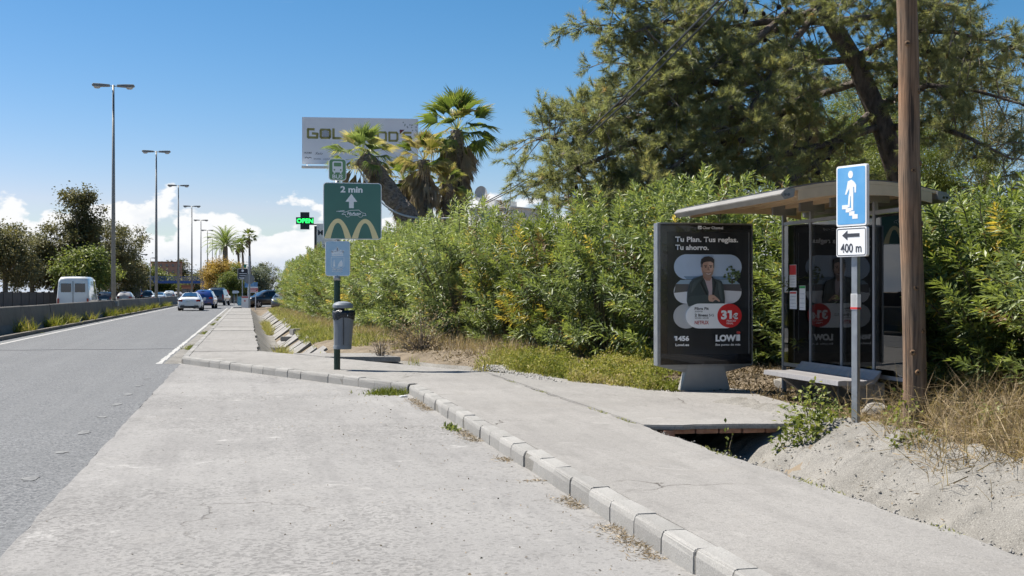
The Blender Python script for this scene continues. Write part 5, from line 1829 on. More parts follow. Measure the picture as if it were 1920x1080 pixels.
me = needle_mesh('needles', Pn.reshape(-1, 3), D.reshape(-1, 3), prs.uniform(0.11, 0.20, n_t * NN), 0.0115, tn.ravel(), prs)
mesh_obj('needles', me, L_PINE, pine)
cm = MB().lathe([(0.012, -0.055), (0.036, -0.03), (0.040, 0.0), (0.028, 0.035), (0.008, 0.055)], 9).mesh('cone')
cm.materials.append(M('cone_brown', (0.055, 0.040, 0.032), (0.025, 0.019, 0.016), scale=30, rough=0.9, bump=0.8, bscale=90))
for c in cones[:300]:
    o = mesh_obj('cone', cm, None, pine)
    o.location = c
    o.rotation_euler = (prr.uniform(0, 3), prr.uniform(0, 3), 0)
    s_ = prr.uniform(1.1, 1.8)
    o.scale = (s_, s_, s_)


# ---- fan palms
def fan_frond(rs, pet=0.9, rad_=0.85, nseg=24, spread=2.2, droop=0.35):
    """triangles of one frond growing along +x from the origin, leaf blade facing up (+z)"""
    T, C = [], []
    w = 0.02
    a0, a1 = np.array([0, -w, 0]), np.array([0, w, 0])
    b0, b1 = np.array([pet, -w * .6, 0.0]), np.array([pet, w * .6, 0.0])
    up = np.array([0, 0, 0.02])
    T += [(a0, a1, b1), (a0, b1, b0), (a0 + up, b0 + up, a0)]
    C += [0.7, 0.7, 0.7]
    for i in range(nseg):
        th = -spread / 2 + spread * (i + 0.5) / nseg
        hw_ = spread / nseg * 0.56
        L = rad_ * (1 - 0.12 * abs(th) / (spread / 2)) * rs.uniform(0.88, 1.05)
        o = np.array([pet - 0.03, 0, 0])
        zf = 0.10 * (1 - math.cos(th * 1.2))
        md = lambda a_, r_, z_: o + np.array([math.cos(a_) * r_, math.sin(a_) * r_, z_])
        rm_ = L * 0.58
        p0 = o
        pL = md(th - hw_, rm_, zf + 0.018)
        pR = md(th + hw_, rm_, zf + 0.018)
        pC = md(th, rm_, zf - 0.02)
        tip = md(th + rs.uniform(-.05, .05), L, zf - droop * L * rs.uniform(0.3, 1.0))
        T += [(p0, pL, pC), (p0, pC, pR), (pL, tip, pC), (pC, tip, pR)]
        q = rs.uniform(-0.08, 0.08)
        C += [0.42 + q, 0.50 + q, 0.55 + q, 0.58 + q]
    return np.array(T), np.array(C)


def euler(az, el, roll=0.0):
    """frame with x axis at azimuth az and elevation el"""
    x = np.array([math.cos(az) * math.cos(el), math.sin(az) * math.cos(el), math.sin(el)])
    y = np.array([-math.sin(az), math.cos(az), 0.0])
    z_ = np.cross(x, y)
    if roll:
        y, z_ = y * math.cos(roll) + z_ * math.sin(roll), z_ * math.cos(roll) - y * math.sin(roll)
    return np.stack([x, y, z_], 1)


def tris_obj(name, T, C, mat, parent):
    V = T.reshape(-1, 3)
    F = np.arange(len(V)).reshape(-1, 3)
    return mesh_obj(name, tri_mesh(name, V, F, C), mat, parent)


PALMBARK = M('palm_bark', (0.30, 0.255, 0.215), (0.11, 0.092, 0.078), scale=9, rough=0.95, bump=1.0, bscale=22, bdist=0.05, stretch=(1, 1, 1.6))


def fan_palm(label, base, path, r0, r1, crown_r, nfr, skirt, seed, dry=0.12, group='fan palms behind the hedge', skirt_len=None):
    """path: trunk points relative to base, last one is the crown centre"""
    rs = np.random.RandomState(seed)
    t = empty('fan_palm', base, 0, label, 'palm', group)
    path = [Vector(q) for q in path]
    pr_ = random.Random(seed)
    fine_p = []
    for i_ in range(len(path) - 1):
        p0, p1, p2, p3 = path[max(i_ - 1, 0)], path[i_], path[i_ + 1], path[min(i_ + 2, len(path) - 1)]
        for k_ in range(9):
            t_ = k_ / 9
            fine_p.append(0.5 * ((2 * p1) + (p2 - p0) * t_ + (2 * p0 - 5 * p1 + 4 * p2 - p3) * t_ * t_ + (3 * p1 - p0 - 3 * p2 + p3) * t_ ** 3))
    fine_p.append(path[-1])
    MB().tube(fine_p, list(np.linspace(r0, r1, len(fine_p))), 16, wob=0.13, rng=pr_).build('trunk', PALMBARK, t)
    c = np.array(path[-1])
    ax = np.array((path[-1] - path[-2]).normalized())
    Ts, Cs = [], []
    for i in range(nfr):
        f = (i + 0.5) / nfr
        el = math.radians(88 - 128 * f ** 0.85 + rs.uniform(-10, 10))
        az = i * 2.39996 + rs.uniform(-.3, .3)
        T, C = fan_frond(rs, crown_r * rs.uniform(0.42, 0.58), crown_r * rs.uniform(0.46, 0.58), 22, rs.uniform(1.9, 2.5), 0.25 + 0.35 * f)
        R_ = euler(az, el, rs.uniform(-.5, .5))
        C = np.clip(C + (0.5 if rs.uniform() < dry * (0.4 + 1.5 * f) else 0) + rs.uniform(-.15, .10), 0, 1)
        yt = rs.uniform(0, 1) < dry * 2
        if yt:
            C[3:] = np.clip(C[3:] + np.tile([0, 0, .35, .35], (len(C) - 3) // 4), 0, 1)
        Ts.append(T @ R_.T + c)
        Cs.append(C)
    tris_obj('fronds', np.concatenate(Ts), np.concatenate(Cs), L_FAN, t)
    if skirt:
        Ts, Cs = [], []
        sl_ = skirt_len or crown_r * 1.1
        tot = (path[-1] - path[-2]).normalized()
        for i in range(skirt):
            f = rs.uniform(0, 1)
            az = rs.uniform(0, 6.283)
            el = math.radians(-62 - 26 * f + rs.uniform(-8, 8))
            T, C = fan_frond(rs, crown_r * 0.30, crown_r * rs.uniform(0.4, 0.6), 12, rs.uniform(0.5, 0.95), 0.15)
            R_ = euler(az, el, rs.uniform(-1.5, 1.5))
            b0 = c - ax * (0.05 + f * sl_ * 0.75) + np.array([math.cos(az), math.sin(az), 0]) * r1 * (0.8 + .5 * f)
            Ts.append(T @ R_.T + b0)
            Cs.append(np.clip(rs.uniform(0.1, 0.75) + (C - 0.5) * 0.8, 0, 1))
        tris_obj('dead_skirt', np.concatenate(Ts), np.concatenate(Cs), L_DEAD, t)
    return t


def palm_at(label, path_px, Y, r0, r1, crown_px, nfr, skirt, seed, **kw):
    b0 = at(path_px[0][0], path_px[0][1], Y)
    b0.z = 0.35
    P = [Vector((0, 0, -0.1))]
    for px, py in path_px[1:]:
        P.append(at(px, py, Y) - b0)
    return fan_palm(label, b0, P, r0, r1, crown_px / FPX * Y, nfr, skirt, seed, **kw)


palm_at('tallest fan palm with thick skirt of dead leaves behind the hedge', [(862, 480), (862, 400), (857, 340), (857, 245)], 50, 0.36, 0.26, 88, 34, 85, 101, dry=0.06, skirt_len=2.6)
palm_at('fan palm with a dark curved leaning trunk in front of the billboard', [(790, 520), (772, 430), (735, 370), (700, 318), (678, 296)], 46, 0.42, 0.34, 74, 26, 22, 102, dry=0.22, skirt_len=0.9)
palm_at('shorter yellowing fan palm just left of the tallest palm', [(800, 500), (798, 420), (795, 300)], 47, 0.26, 0.22, 64, 28, 60, 103, dry=0.28, skirt_len=2.0)
palm_at('small dry fan palm between the leaning palm and the tallest palm', [(765, 500), (765, 430), (757, 338)], 49, 0.25, 0.22, 52, 20, 60, 104, dry=0.33, skirt_len=1.7)
palm_at('low fan palm with hanging dead leaves at the tallest palm foot', [(835, 500), (838, 430), (838, 345)], 48, 0.25, 0.22, 46, 18, 50, 105, dry=0.4, skirt_len=1.5)
palm_at('fan palm with pale dry skirt hidden inside the pine', [(1490, 520), (1490, 330), (1492, 165)], 34, 0.26, 0.22, 105, 10, 130, 106, dry=0.0, group='fan palms near the pine', skirt_len=1.5)


def slim_palm(label, px, py_top, Y, seed, crown=14):
    palm_at(label, [(px + 4, 560), (px + 2, 500), (px, py_top)], Y, 0.20, 0.14, crown, 24, 14, seed, dry=0.05, group='slim palms at the exit', skirt_len=0.6)


slim_palm('tallest slim palm ahead at the exit', 467, 443, 185, 111, 17)
slim_palm('left slim palm of the trio ahead at the exit', 446, 462, 190, 112, 15)
slim_palm('middle slim palm of the trio ahead at the exit', 454, 458, 188, 113, 15)

# date palm
rs = np.random.RandomState(120)
dpb = at(422, HOR, 185)
dpb.z = 0
dpm = empty('date_palm', dpb, 0, 'large feathery date palm rising above the yellow tree', 'palm')
dh = at(421, 461, 185).z
MB().tube([(0, 0, -.1), (0.1, 0, dh * .5), (0, 0, dh - .3), (0, 0, dh)], [0.42, 0.36, 0.42, 0.3], 12, wob=.1, rng=random.Random(4)).build('trunk', PALMBARK, dpm)
Ts, Cs = [], []
for i in range(52):
    f = (i + .5) / 52
    az = i * 2.39996
    el = math.radians(85 - 95 * f)
    L = rs.uniform(3.3, 4.0)
    npt = 15
    s = np.linspace(0, 1, npt)
    ang = el - s * s * math.radians(55 + 20 * f)
    dx = np.cumsum(np.cos(ang)) * L / npt
    dz = np.cumsum(np.sin(ang)) * L / npt
    P = np.stack([dx * math.cos(az), dx * math.sin(az), dz + dh], 1)
    lat = np.array([-math.sin(az), math.cos(az), 0])
    for k in range(1, npt):
        tg = unit(P[k] - P[k - 1])
        up = np.cross(tg, lat)
        ll = 0.62 * math.sin(math.pi * min(0.98, 0.12 + 0.8 * s[k]))
        Ts.append((P[k - 1] - lat * .03, P[k - 1] + lat * .03, P[k]))
        Cs.append(.6)
        for sd in (-1, 1):
            for h in (0.0, 0.33, 0.66):
                b0 = P[k - 1] + (P[k] - P[k - 1]) * h
                d_ = unit(tg * .75 + lat * sd * .75 + up * 0.35)
                Ts.append((b0 - tg * .035, b0 + tg * .035, b0 + d_ * ll))
                Cs.append(0.45 + rs.uniform(-.2, .25))
tris_obj('fronds', np.array(Ts), np.array(Cs), L_FAN, dpm)

# ------------------------------------------------------------------ ground cover (uncountable)
def scatter(name, label, mat, n, fn, Lr, Wr, seed, tint=(0.5, 0.2), up=(0, 0, 1.0), spread=0.5, bend=0.5, flat=False, cat='grass'):
    """fn(rs) gives x, y or None; blades stand on the ground surface"""
    rs = np.random.RandomState(seed)
    P, Tn = [], []
    tries = 0
    while len(P) < n and tries < n * 12:
        tries += 1
        q = fn(rs)
        if q is None:
            continue
        P.append(q[:3])
        Tn.append(q[3] if len(q) > 3 else 0.0)
    P = np.array(P)
    m_ = len(P)
    D = rs.normal(size=(m_, 3)) * spread + np.array(up)
    L = rs.uniform(Lr[0], Lr[1], m_)
    Wd = rs.uniform(Wr[0], Wr[1], m_)
    tn = np.clip(tint[0] + np.array(Tn) + rs.normal(size=m_) * tint[1], 0, 1)
    if flat or flat is None:
        if flat:
            D[:, 2] *= 0.25
        me_ = leaf_mesh(name, P, D, L, Wd, tn, rs, droop=0.0)
    else:
        me_ = blade_mesh(name, P, D, L, Wd, tn, rs, bend)
    o = mesh_obj(name, me_, mat)
    return tag(o, label, cat, kind='stuff')


def nz(x, y, s, k=0):
    return mnoise.noise((x * s, y * s, k))


HEDGE_X = lambda y: float(np.interp(y, [8, 18, 19.5, 22, 24, 28, 34, 42, 56, 76, 96], [8.3, 8.0, 7.0, 6.0, 5.3, 4.5, 3.9, 3.5, 3.1, 2.95, 3.0]))


def f_patch(rs):                                   # fresh yellow green weeds between pad and hedge
    y = rs.uniform(14.9, 23.5)
    x = rs.uniform(4.1, 7.2)
    lo = np.interp(y, [14.9, 15.4, 16.4, 18.2, 20, 21.5, 23.5], [5.75, 5.55, 5.15, 4.65, 4.35, 4.5, 4.4])
    lo += 0.25 * nz(x, y, 1.6)
    if x < lo or x > HEDGE_X(y) + 0.4:
        return None
    if nz(x, y, 0.9, 7) < -0.18 - 0.1 * rs.uniform():
        return None
    if (x > 5.5 and y < 15.85) or (x > 5.95 and y < 17.2):
        return None
    if y > 20.5 and rs.uniform() < (y - 20.5) / 3.0:
        return None
    return (x, y, ground_z(x, y) - 0.01, 0.45 * nz(x, y, 0.9, 3))


def f_patch_leaf(rs):
    q = f_patch(rs)
    if q is None:
        return None
    top_ = 0.05 + 0.30 * (0.5 + nz(q[0], q[1], 2.2, 11))
    return (q[0], q[1], q[2] + rs.uniform(0, 1) ** 0.7 * max(0.03, top_), q[3])


scatter('green_weeds', 'yellow green low weeds growing between the pad and the hedge', L_GRASS, 9000, f_patch, (0.07, 0.22), (0.008, 0.016), 1, (0.68, 0.16), spread=0.7)
scatter('weed_leaves', 'small rounded yellow green leaves of the weeds by the hedge', L_GRASS, 42000, f_patch_leaf, (0.03, 0.06), (0.014, 0.028), 15, (0.66, 0.18), flat=None, spread=1.2, cat='weeds')


def f_bank(rs):                                    # mixed grass on the bank beside the far drain
    y = 21.5 + 75 * rs.uniform() ** 1.6
    e = R_edge(y) + 1.35
    x = rs.uniform(e, max(e + 0.4, HEDGE_X(y) + 0.5))
    if nz(x, y, 0.8, 4) < (0.35 if 22.5 < y < 28 else -0.05):
        return None
    if 26.5 < y < 31 and x > R_edge(y) + 2.6 and nz(x, y, 0.5, 8) < 0.2:
        return None
    return (x, y, ground_z(x, y) - 0.01, 0.35 * nz(x, y, 0.35, 2) + 0.1)


scatter('bank_grass', 'patchy green and dry grass on the bank above the drain', L_GRASS, 26000, f_bank, (0.08, 0.26), (0.010, 0.022), 2, (0.55, 0.2), spread=0.5)


def f_dry_bank(rs):
    y = 23 + 70 * rs.uniform() ** 1.5
    hx = HEDGE_X(y)
    x = hx + rs.normal() * 0.45 - 0.1
    if x < R_edge(y) + 1.3:
        return None
    return (x, y, ground_z(x, y) - 0.01)


scatter('dry_bank_grass', 'dry brown grass at the foot of the hedge', L_DRY, 9000, f_dry_bank, (0.15, 0.45), (0.006, 0.014), 3, (0.45, 0.22), spread=0.4)


def f_litter(rs):
    y = rs.uniform(9, 34)
    hx = HEDGE_X(y)
    x = hx + rs.uniform(-1.6, 1.6)
    if x < R_edge(y) + 1.5 or (x < 6.7 and 11.4 < y < 15.2):
        return None
    return (x, y, ground_z(x, y) + 0.012)


def f_litter_pad(rs):
    x, y = rs.uniform(5.9, 8.4), rs.uniform(11.6, 18.0)
    if x < 6.5 and y < 15.2 or (x < 6.2 and y < 15.8):
        return None
    return (x, y, ground_z(x, y) + 0.012)


scatter('dark_litter', 'fallen leaves and needles darkened for the shade on the soil round the shelter', L_LITTER, 9000, f_litter_pad, (0.04, 0.12), (0.012, 0.03), 41, (0.22, 0.2), flat=True, spread=1.0, cat='leaf litter')  # real litter, its tint darkened to carry the partial shade round the shelter
scatter('leaf_litter', 'dry fallen leaves on the soil under the hedge', L_LITTER, 14000, f_litter, (0.04, 0.11), (0.012, 0.03), 4, (0.5, 0.25), flat=True, spread=1.0, cat='leaf litter')


def f_dry_right(rs):                               # long dry grass near the wooden pole
    y = rs.uniform(4.8, 12.2)
    x = rs.uniform(4.7, 8.6)
    e = np.interp(y, [4.8, 6.5, 8.0, 9.2, 10.4, 11.4, 12.2], [4.75, 4.85, 5.15, 5.5, 5.75, 6.0, 6.4]) + 0.25 * nz(x, y, 1.3, 6)
    if x < e or nz(x, y, 1.1, 12) < -0.22:
        return None
    if x < e + 0.5 and (rs.uniform() < 0.5 or nz(x, y, 1.7, 2) < 0.0):
        return None
    return (x, y, ground_z(x, y) - 0.01)


scatter('dry_grass', 'long straw coloured dry grass around the foot of the wooden pole', L_DRY, 11000, f_dry_right, (0.18, 0.75), (0.004, 0.009), 5, (0.5, 0.22), spread=0.75, bend=1.0)


def f_dry_seat(rs):
    y = rs.uniform(10.9, 14.8)
    x = rs.uniform(6.3, 7.6)
    if x < 6.35 + 0.2 * nz(x, y, 2) or nz(x, y, 1.6, 3) < -0.1:
        return None
    return (x, y, ground_z(x, y) - 0.01)


scatter('dry_grass_mat', 'matted dry grass under the shelter bench', L_DRY, 5000, f_dry_seat, (0.06, 0.20), (0.004, 0.009), 6, (0.38, 0.2), spread=1.1, bend=1.0)


def f_verge(rs):
    y = 20 + 110 * rs.uniform() ** 1.2
    x = rs.uniform(-8.1, -7.42)
    if nz(x * 0.3, y, 0.45, 2) < 0.12:
        return None
    return (x, y, 0.05, 0.2 * nz(x, y, 0.2))


scatter('verge_weeds', 'tufts of green weeds along the foot of the barrier', L_GRASS, 2600, f_verge, (0.15, 0.7), (0.02, 0.04), 7, (0.62, 0.2), spread=0.45)


def f_gutter(rs):
    y = rs.uniform(26.2, 75)
    if nz(0, y, 0.35, 2) < 0.22:
        return None
    return (-1.38 - abs(rs.normal()) * 0.10, y, 0.0)


scatter('gutter_weeds', 'small weeds in the gutter along the far kerb', L_GRASS, 1500, f_gutter, (0.04, 0.14), (0.008, 0.016), 8, (0.4, 0.2), spread=0.7)


def f_kerb_debris(rs):
    y = rs.uniform(4.0, 16.6)
    if nz(3, y, 0.95, 5) < 0.12:
        return None
    return (2.28 - abs(rs.normal()) * 0.075, y, 0.007)


scatter('kerb_debris', 'brown pine needles and dry leaves swept against the lay-by kerb', L_LITTER, 2600, f_kerb_debris, (0.02, 0.07), (0.003, 0.008), 9, (0.55, 0.22), flat=True, spread=1.0, cat='debris')


def f_corner(rs):
    a = rs.normal(size=2)
    x, y = 2.02 + a[0] * 0.16, 17.55 + a[1] * 0.16
    if x > 2.29 or (x - 2.3) * 0.915 + (y - 17.6) * 0.402 > -0.02:
        return None
    return (x, y, 0.005)


scatter('corner_weeds', 'green weed tuft in the inner corner of the lay-by kerb', L_GRASS, 700, f_corner, (0.04, 0.13), (0.008, 0.016), 10, (0.35, 0.15), spread=0.7)


def f_kerbgreen(rs):
    a = rs.normal(size=2)
    return (2.22 - abs(a[0]) * 0.05, 12.95 + a[1] * 0.14, 0.005)


scatter('kerb_weed', 'small green weed against the lay-by kerb', L_LIME, 160, f_kerbgreen, (0.03, 0.07), (0.015, 0.03), 11, (0.6, 0.2), spread=0.8)


def f_ditch(rs):
    y = rs.uniform(22, 70)
    if nz(0, y, 0.25, 9) < 0.1:
        return None
    x = R_edge(y) + 0.68 + rs.normal() * 0.10
    return (x, y, -0.38, 0.2)


scatter('drain_weeds', 'weeds growing along the bottom of the drain', L_GRASS, 2600, f_ditch, (0.12, 0.5), (0.008, 0.02), 12, (0.6, 0.2), spread=0.5)


def f_joint(rs):
    y = rs.uniform(6, 19)
    if nz(1, y, 1.1, 4) < 0.15:
        return None
    return (3.9 + rs.normal() * 0.02, y, 0.13)


scatter('joint_grass', 'tiny grass in the joint along the pavement edge', L_GRASS, 500, f_joint, (0.015, 0.05), (0.004, 0.01), 13, (0.6, 0.2), spread=0.8)


def f_grit(rs):
    x = rs.uniform(-1.3, 2.25)
    y = rs.uniform(5, 19) if x > 0.3 else rs.uniform(5, 24)
    if rs.uniform() > (0.15 + 0.85 * max(0, (x - 0.6) / 1.7)):
        return None
    return (x, y, 0.007)


scatter('grit', 'scattered dark grit and crumbs on the lay-by concrete', L_LITTER, 420, f_grit, (0.008, 0.024), (0.008, 0.02), 14, (0.35, 0.25), flat=True, spread=1.0, cat='grit')



def chips(name, label, n, fn, size, seed, mat):
    rs = np.random.RandomState(seed)
    P = []
    while len(P) < n:
        q = fn(rs)
        if q is not None:
            P.append(q)
    P = np.array(P)
    s_ = rs.uniform(size[0], size[1], (len(P), 1, 1))
    T = np.array([[1, 0, -.5], [-.5, .87, -.5], [-.5, -.87, -.5], [0, 0, .7]])
    V = P[:, None, :] + (T[None] + rs.normal(size=(len(P), 4, 3)) * 0.3) * s_
    F = (np.arange(len(P))[:, None, None] * 4 + np.array([[0, 1, 3], [1, 2, 3], [2, 0, 3], [0, 2, 1]])[None]).reshape(-1, 3)
    o = mesh_obj(name, tri_mesh(name, V.reshape(-1, 3), F), mat)
    return tag(o, label, 'rubble', kind='stuff')


def f_edge_chip(rs):
    y = rs.uniform(3, 20)
    if nz(0, y, 0.8, 1) < -0.2 and y > 11:
        return None
    return (3.9 + rs.normal() * 0.035, y, 0.138)


chips('edge_rubble', 'crumbled concrete bits along the right edge of the pavement', 800, f_edge_chip, (0.003, 0.014), 31, CONC_WALK)


def f_pad_chip(rs):
    y = rs.uniform(15, 21.5)
    x = np.interp(y, [14.9, 15.4, 16.4, 18.2, 20, 21.5, 23.5], [5.75, 5.55, 5.15, 4.65, 4.35, 4.5, 4.4]) + rs.normal() * 0.16
    return (x, y, max(ground_z(x, y), 0.15 if x < 4.6 else 0.11) + 0.004)


def f_bank_chip(rs):
    y = rs.uniform(4.5, 11.2)
    d = rs.uniform(0.35, 2.3)
    if nz(d * 2, y, 1.3, 14) < -0.05 and rs.uniform() < 0.8:
        return None
    x = R_edge(y) + d
    return (x, y, profile(d) + 0.02 + 0.05 * max(0, nz(x, y, 4.1, 6)))


chips('bank_rubble', 'loose stones and concrete crumbs lying on the rough drain bank', 900, f_bank_chip, (0.004, 0.016), 33, CONC_DITCH)


def f_bank_litter(rs):
    q = f_bank_chip(rs)
    return None if q is None else (q[0], q[1], q[2] + 0.012)


scatter('bank_litter', 'dry leaf bits and needles lying on the rough drain bank', L_LITTER, 700, f_bank_litter, (0.02, 0.07), (0.006, 0.016), 43, (0.35, 0.2), flat=True, spread=1.0, cat='leaf litter')
chips('pad_gravel', 'pale gravel along the ragged edge of the shelter pad', 2200, f_pad_chip, (0.008, 0.028), 32, CONC_KERB)

# ivy-like shrub by the drain opening, leafy weeds near the pole, dead shrub under the hedge
def leafy(name, label, loc, rad, H, n, leaf, mat, seed, tint=0.5, cat='shrub', stems=14, aspect=0.6, group=None, stem_mat=None, shell=True):
    rs = np.random.RandomState(seed)
    r = random.Random(seed)
    t = empty(name, loc, 0, label, cat, group)
    u = unit(rs.normal(size=(n, 3))) * (rs.uniform(0.25, 1, (n, 1)) ** (0.5 if shell else 1))
    u[:, 2] = np.abs(u[:, 2])
    wob = 1 + 0.3 * np.sin(u[:, :1] * 5 + seed) * np.cos(u[:, 1:2] * 6)
    P = u * np.array([rad[0], rad[1], H]) * wob
    D = unit(u + rs.normal(size=(n, 3)) * 0.8 + np.array([0, 0, 0.1]))
    L = leaf * rs.uniform(0.6, 1.3, n)
    mesh_obj('leaves', leaf_mesh('leaves', P, D, L, L * aspect, np.clip(tint + rs.normal(size=n) * 0.22 + 0.2 * (u[:, 2] - 0.4), 0, 1), rs), mat, t)
    s_ = MB()
    for i in range(stems):
        e = Vector(P[r.randrange(n)])
        s_.tube([(e.x * .2, e.y * .2, -0.03), Vector((e.x * .5, e.y * .5, e.z * .7)), e], [0.008, 0.006, 0.002], 4, cap=False)
    s_.build('stems', stem_mat or STEMB, t)
    return t


leafy('ivy_shrub', 'small leafy green and yellow shrub spilling over the drain opening', (5.50, 11.05, -0.10), (0.36, 0.28, 0.36), 0.36, 1000, 0.06, L_LIME, 201, 0.55)
leafy('ivy_shrub', 'taller yellowish sprigs behind the shrub at the drain opening', (5.72, 11.45, 0.10), (0.34, 0.25, 0.42), 0.42, 420, 0.058, L_LIME, 202, 0.62)
leafy('weed_sprig', 'thin leafy sprig standing in the drain opening', (4.72, 11.35, -0.34), (0.07, 0.07, 0.42), 0.42, 50, 0.05, L_LIME, 203, 0.5, cat='weed', stems=4)
leafy('weed_sprig', 'bright green leafy weed between the sign pole and wooden pole', (6.08, 10.35, 0.12), (0.20, 0.16, 0.40), 0.40, 130, 0.06, L_LIME, 204, 0.7, cat='weed', stems=8)
leafy('weed_sprig', 'bright leafy weed at the right foot of the wooden pole', (6.6, 9.75, 0.12), (0.16, 0.14, 0.42), 0.42, 90, 0.06, L_LIME, 205, 0.7, cat='weed', stems=8)
leafy('weed_sprig', 'low green weed spreading at the top of the drain bank', (5.75, 9.6, 0.10), (0.26, 0.20, 0.20), 0.20, 220, 0.045, L_LIME, 211, 0.6, cat='weed', stems=8)
leafy('weed_sprig', 'green weed tuft just left of the subway sign pole foot', (5.78, 11.15, 0.10), (0.20, 0.16, 0.22), 0.22, 200, 0.045, L_LIME, 212, 0.55, cat='weed', stems=8)
leafy('weed_sprig', 'yellow green weed in the dry grass at the right edge', (6.2, 8.3, 0.12), (0.24, 0.2, 0.34), 0.34, 200, 0.05, L_LIME, 213, 0.7, cat='weed', stems=8)
leafy('dead_shrub', 'brown twiggy dead shrub at the foot of the hedge right of the bus stop', (3.75, 26.3, 0.18), (0.95, 0.7, 1.05), 1.05, 1500, 0.06, L_DRY, 206, 0.25, stems=170, aspect=0.35, stem_mat=TWIG, shell=False)
leafy('dead_shrub', 'small bare twiggy shrub just behind the litter bin', (2.75, 25.2, 0.15), (0.35, 0.3, 0.75), 0.75, 120, 0.05, L_DRY, 207, 0.4, stems=40, aspect=0.35, stem_mat=TWIG, shell=False)

ob = MB()
rg = random.Random(9)
STONE = M('stone_grey', (0.34, 0.32, 0.29), (0.20, 0.185, 0.165), scale=9, rough=0.95, bump=0.7, bscale=30)


def rock(label, loc, s, seed, name='stone'):
    bm = bmesh.new()
    bmesh.ops.create_icosphere(bm, subdivisions=2, radius=1.0)
    for v in bm.verts:
        q = 1 + 0.28 * mnoise.noise(v.co * 1.3 + Vector((seed, 0, 0)))
        v.co = Vector((v.co.x * s[0] * q, v.co.y * s[1] * q, v.co.z * s[2] * q))
    me_ = bpy.data.meshes.new(name)
    bm.to_mesh(me_)
    bm.free()
    o = mesh_obj(name, me_, STONE)
    o.location = loc
    return tag(o, label, 'stone')


p = at(1475, 725, 17.3)
rock('rounded pale stone on the soil left of the bench', (p.x, p.y, ground_z(p.x, p.y) + 0.06), (0.19, 0.15, 0.12), 3)
p = on_ground(1640, 775, 0.15)
rock('grey stone in the dry grass below the bench', (p.x, p.y, ground_z(p.x, p.y) + 0.05), (0.16, 0.12, 0.11), 8)
# broken concrete pieces in the far drain
for i, (px, py, Y, d) in enumerate(((541, 607, 41, (0.55, 0.3, 0.16)), (556, 604, 42, (0.4, 0.35, 0.2)), (520, 612, 38, (0.5, 0.45, 0.14)))):
    p = at(px, py, Y)
    o = MB().box((0, 0, 0), d, 0.4 * i).build('concrete_block', CONC_WALK, bevel=0.02)
    o.location = (p.x, p.y, ground_z(p.x, p.y) + d[2] * 0.35)
    tag(o, ('broken concrete block on the drain bank, leftmost of two side by side', 'broken concrete block on the drain bank, right one of two', 'flat broken concrete piece lying in the drain')[i], 'concrete block', 'broken concrete in the drain')
# litter
o = MB().box((0, 0, 0.012), (0.11, 0.07, 0.02), 0.4).build('crushed_cup', WHITE, bevel=0.006)
o.location = (2.16, 16.95, 0.006)
tag(o, 'small crushed white paper by the inner kerb corner', 'litter')
p = on_ground(1690, 897, 0.1)
o = MB().box((0, 0, 0.03), (0.07, 0.02, 0.07), 0.5).build('blue_wrapper', M('wrapper_blue', (0.10, 0.42, 0.50), (0.4, 0.6, 0.65), scale=40, rough=0.4), bevel=0.004)
o.location = (p.x, p.y, ground_z(p.x, p.y) + 0.03)
o.rotation_euler = (0.5, 0.2, 0.4)
tag(o, 'crumpled turquoise wrapper caught in the dry grass', 'litter')

# ------------------------------------------------------------------ billboard, pylon sign, far signs
bb_c = at(676, 265, 86)
bill = empty('billboard', (bb_c.x, bb_c.y, 0.3), math.radians(-6), 'large raised white billboard with olive lettering behind the fan palms', 'billboard')
zc = bb_c.z - 0.3
BLM = M('billboard_vinyl', (0.80, 0.82, 0.86), (0.76, 0.78, 0.83), scale=0.6, rough=0.5)
OLV = M('billboard_olive', (0.33, 0.31, 0.10), rough=0.5)
MRN = M('billboard_maroon', (0.16, 0.02, 0.03), rough=0.5)
BW, BH = 8.25, 3.3
MB().box((0, 0, zc), (BW, 0.35, BH)).build('board', BLM, bill)
pol = MB().tube([(0.7, 0.5, -0.2), (0.7, 0.5, zc)], 0.35, 16).build('mast', GALV, bill)
MB().box((0, -0.45, zc - BH / 2 - 0.28), (BW, 0.55, 0.14)).build('catwalk', WHITE, bill)
for x in np.linspace(-BW / 2 + .3, BW / 2 - .3, 6):
    MB().beam((x, -0.1, zc - BH / 2), (x + 0.1, -0.6, zc - BH / 2 - 0.25), 0.06, 0.06).build('catwalk_strut', WHITE, bill)
bx_ = lambda zx: (zx - 933) / 1716 * BW
bz_ = lambda zy: zc + BH / 2 - (zy - 100) / 670 * BH
yb_ = -0.178


def blk(name, pts, mat):
    MB().prism([(bx_(a), bz_(b)) for a, b in pts], yb_ - 0.004, yb_).build(name, mat, bill)


def bstroke(pts, w, mat, name='lettering'):
    MB().stroke([(bx_(a), bz_(b)) for a, b in pts], w, yb_ - 0.004, yb_).build(name, mat, bill)


bstroke([(248, 275), (165, 275), (162, 285), (162, 385), (172, 394), (295, 394), (300, 340), (230, 335)], 0.17, OLV)
bstroke([(355, 280), (475, 280), (485, 300), (485, 380), (470, 395), (360, 395), (348, 380), (348, 295), (355, 280)], 0.17, OLV)
blk('ball_print', circ(417, 337, 55, 24), M('ball', (0.42, 0.45, 0.50), (0.36, 0.38, 0.43), scale=9))
bstroke([(535, 268), (535, 398), (640, 398)], 0.17, OLV)
bstroke([(1045, 300), (1140, 300), (1045, 300), (1045, 355), (1120, 355), (1045, 355), (1045, 410), (1140, 410)], 0.15, OLV)
bstroke([(1190, 420), (1190, 305), (1300, 305), (1310, 320), (1310, 420), (1190, 420)], 0.15, OLV)
bstroke([(1360, 305), (1465, 305), (1480, 325), (1480, 405), (1465, 425), (1360, 425), (1360, 305)], 0.15, OLV)
blk('apostrophe', [(1512, 262), (1585, 262), (1515, 330)], MRN)
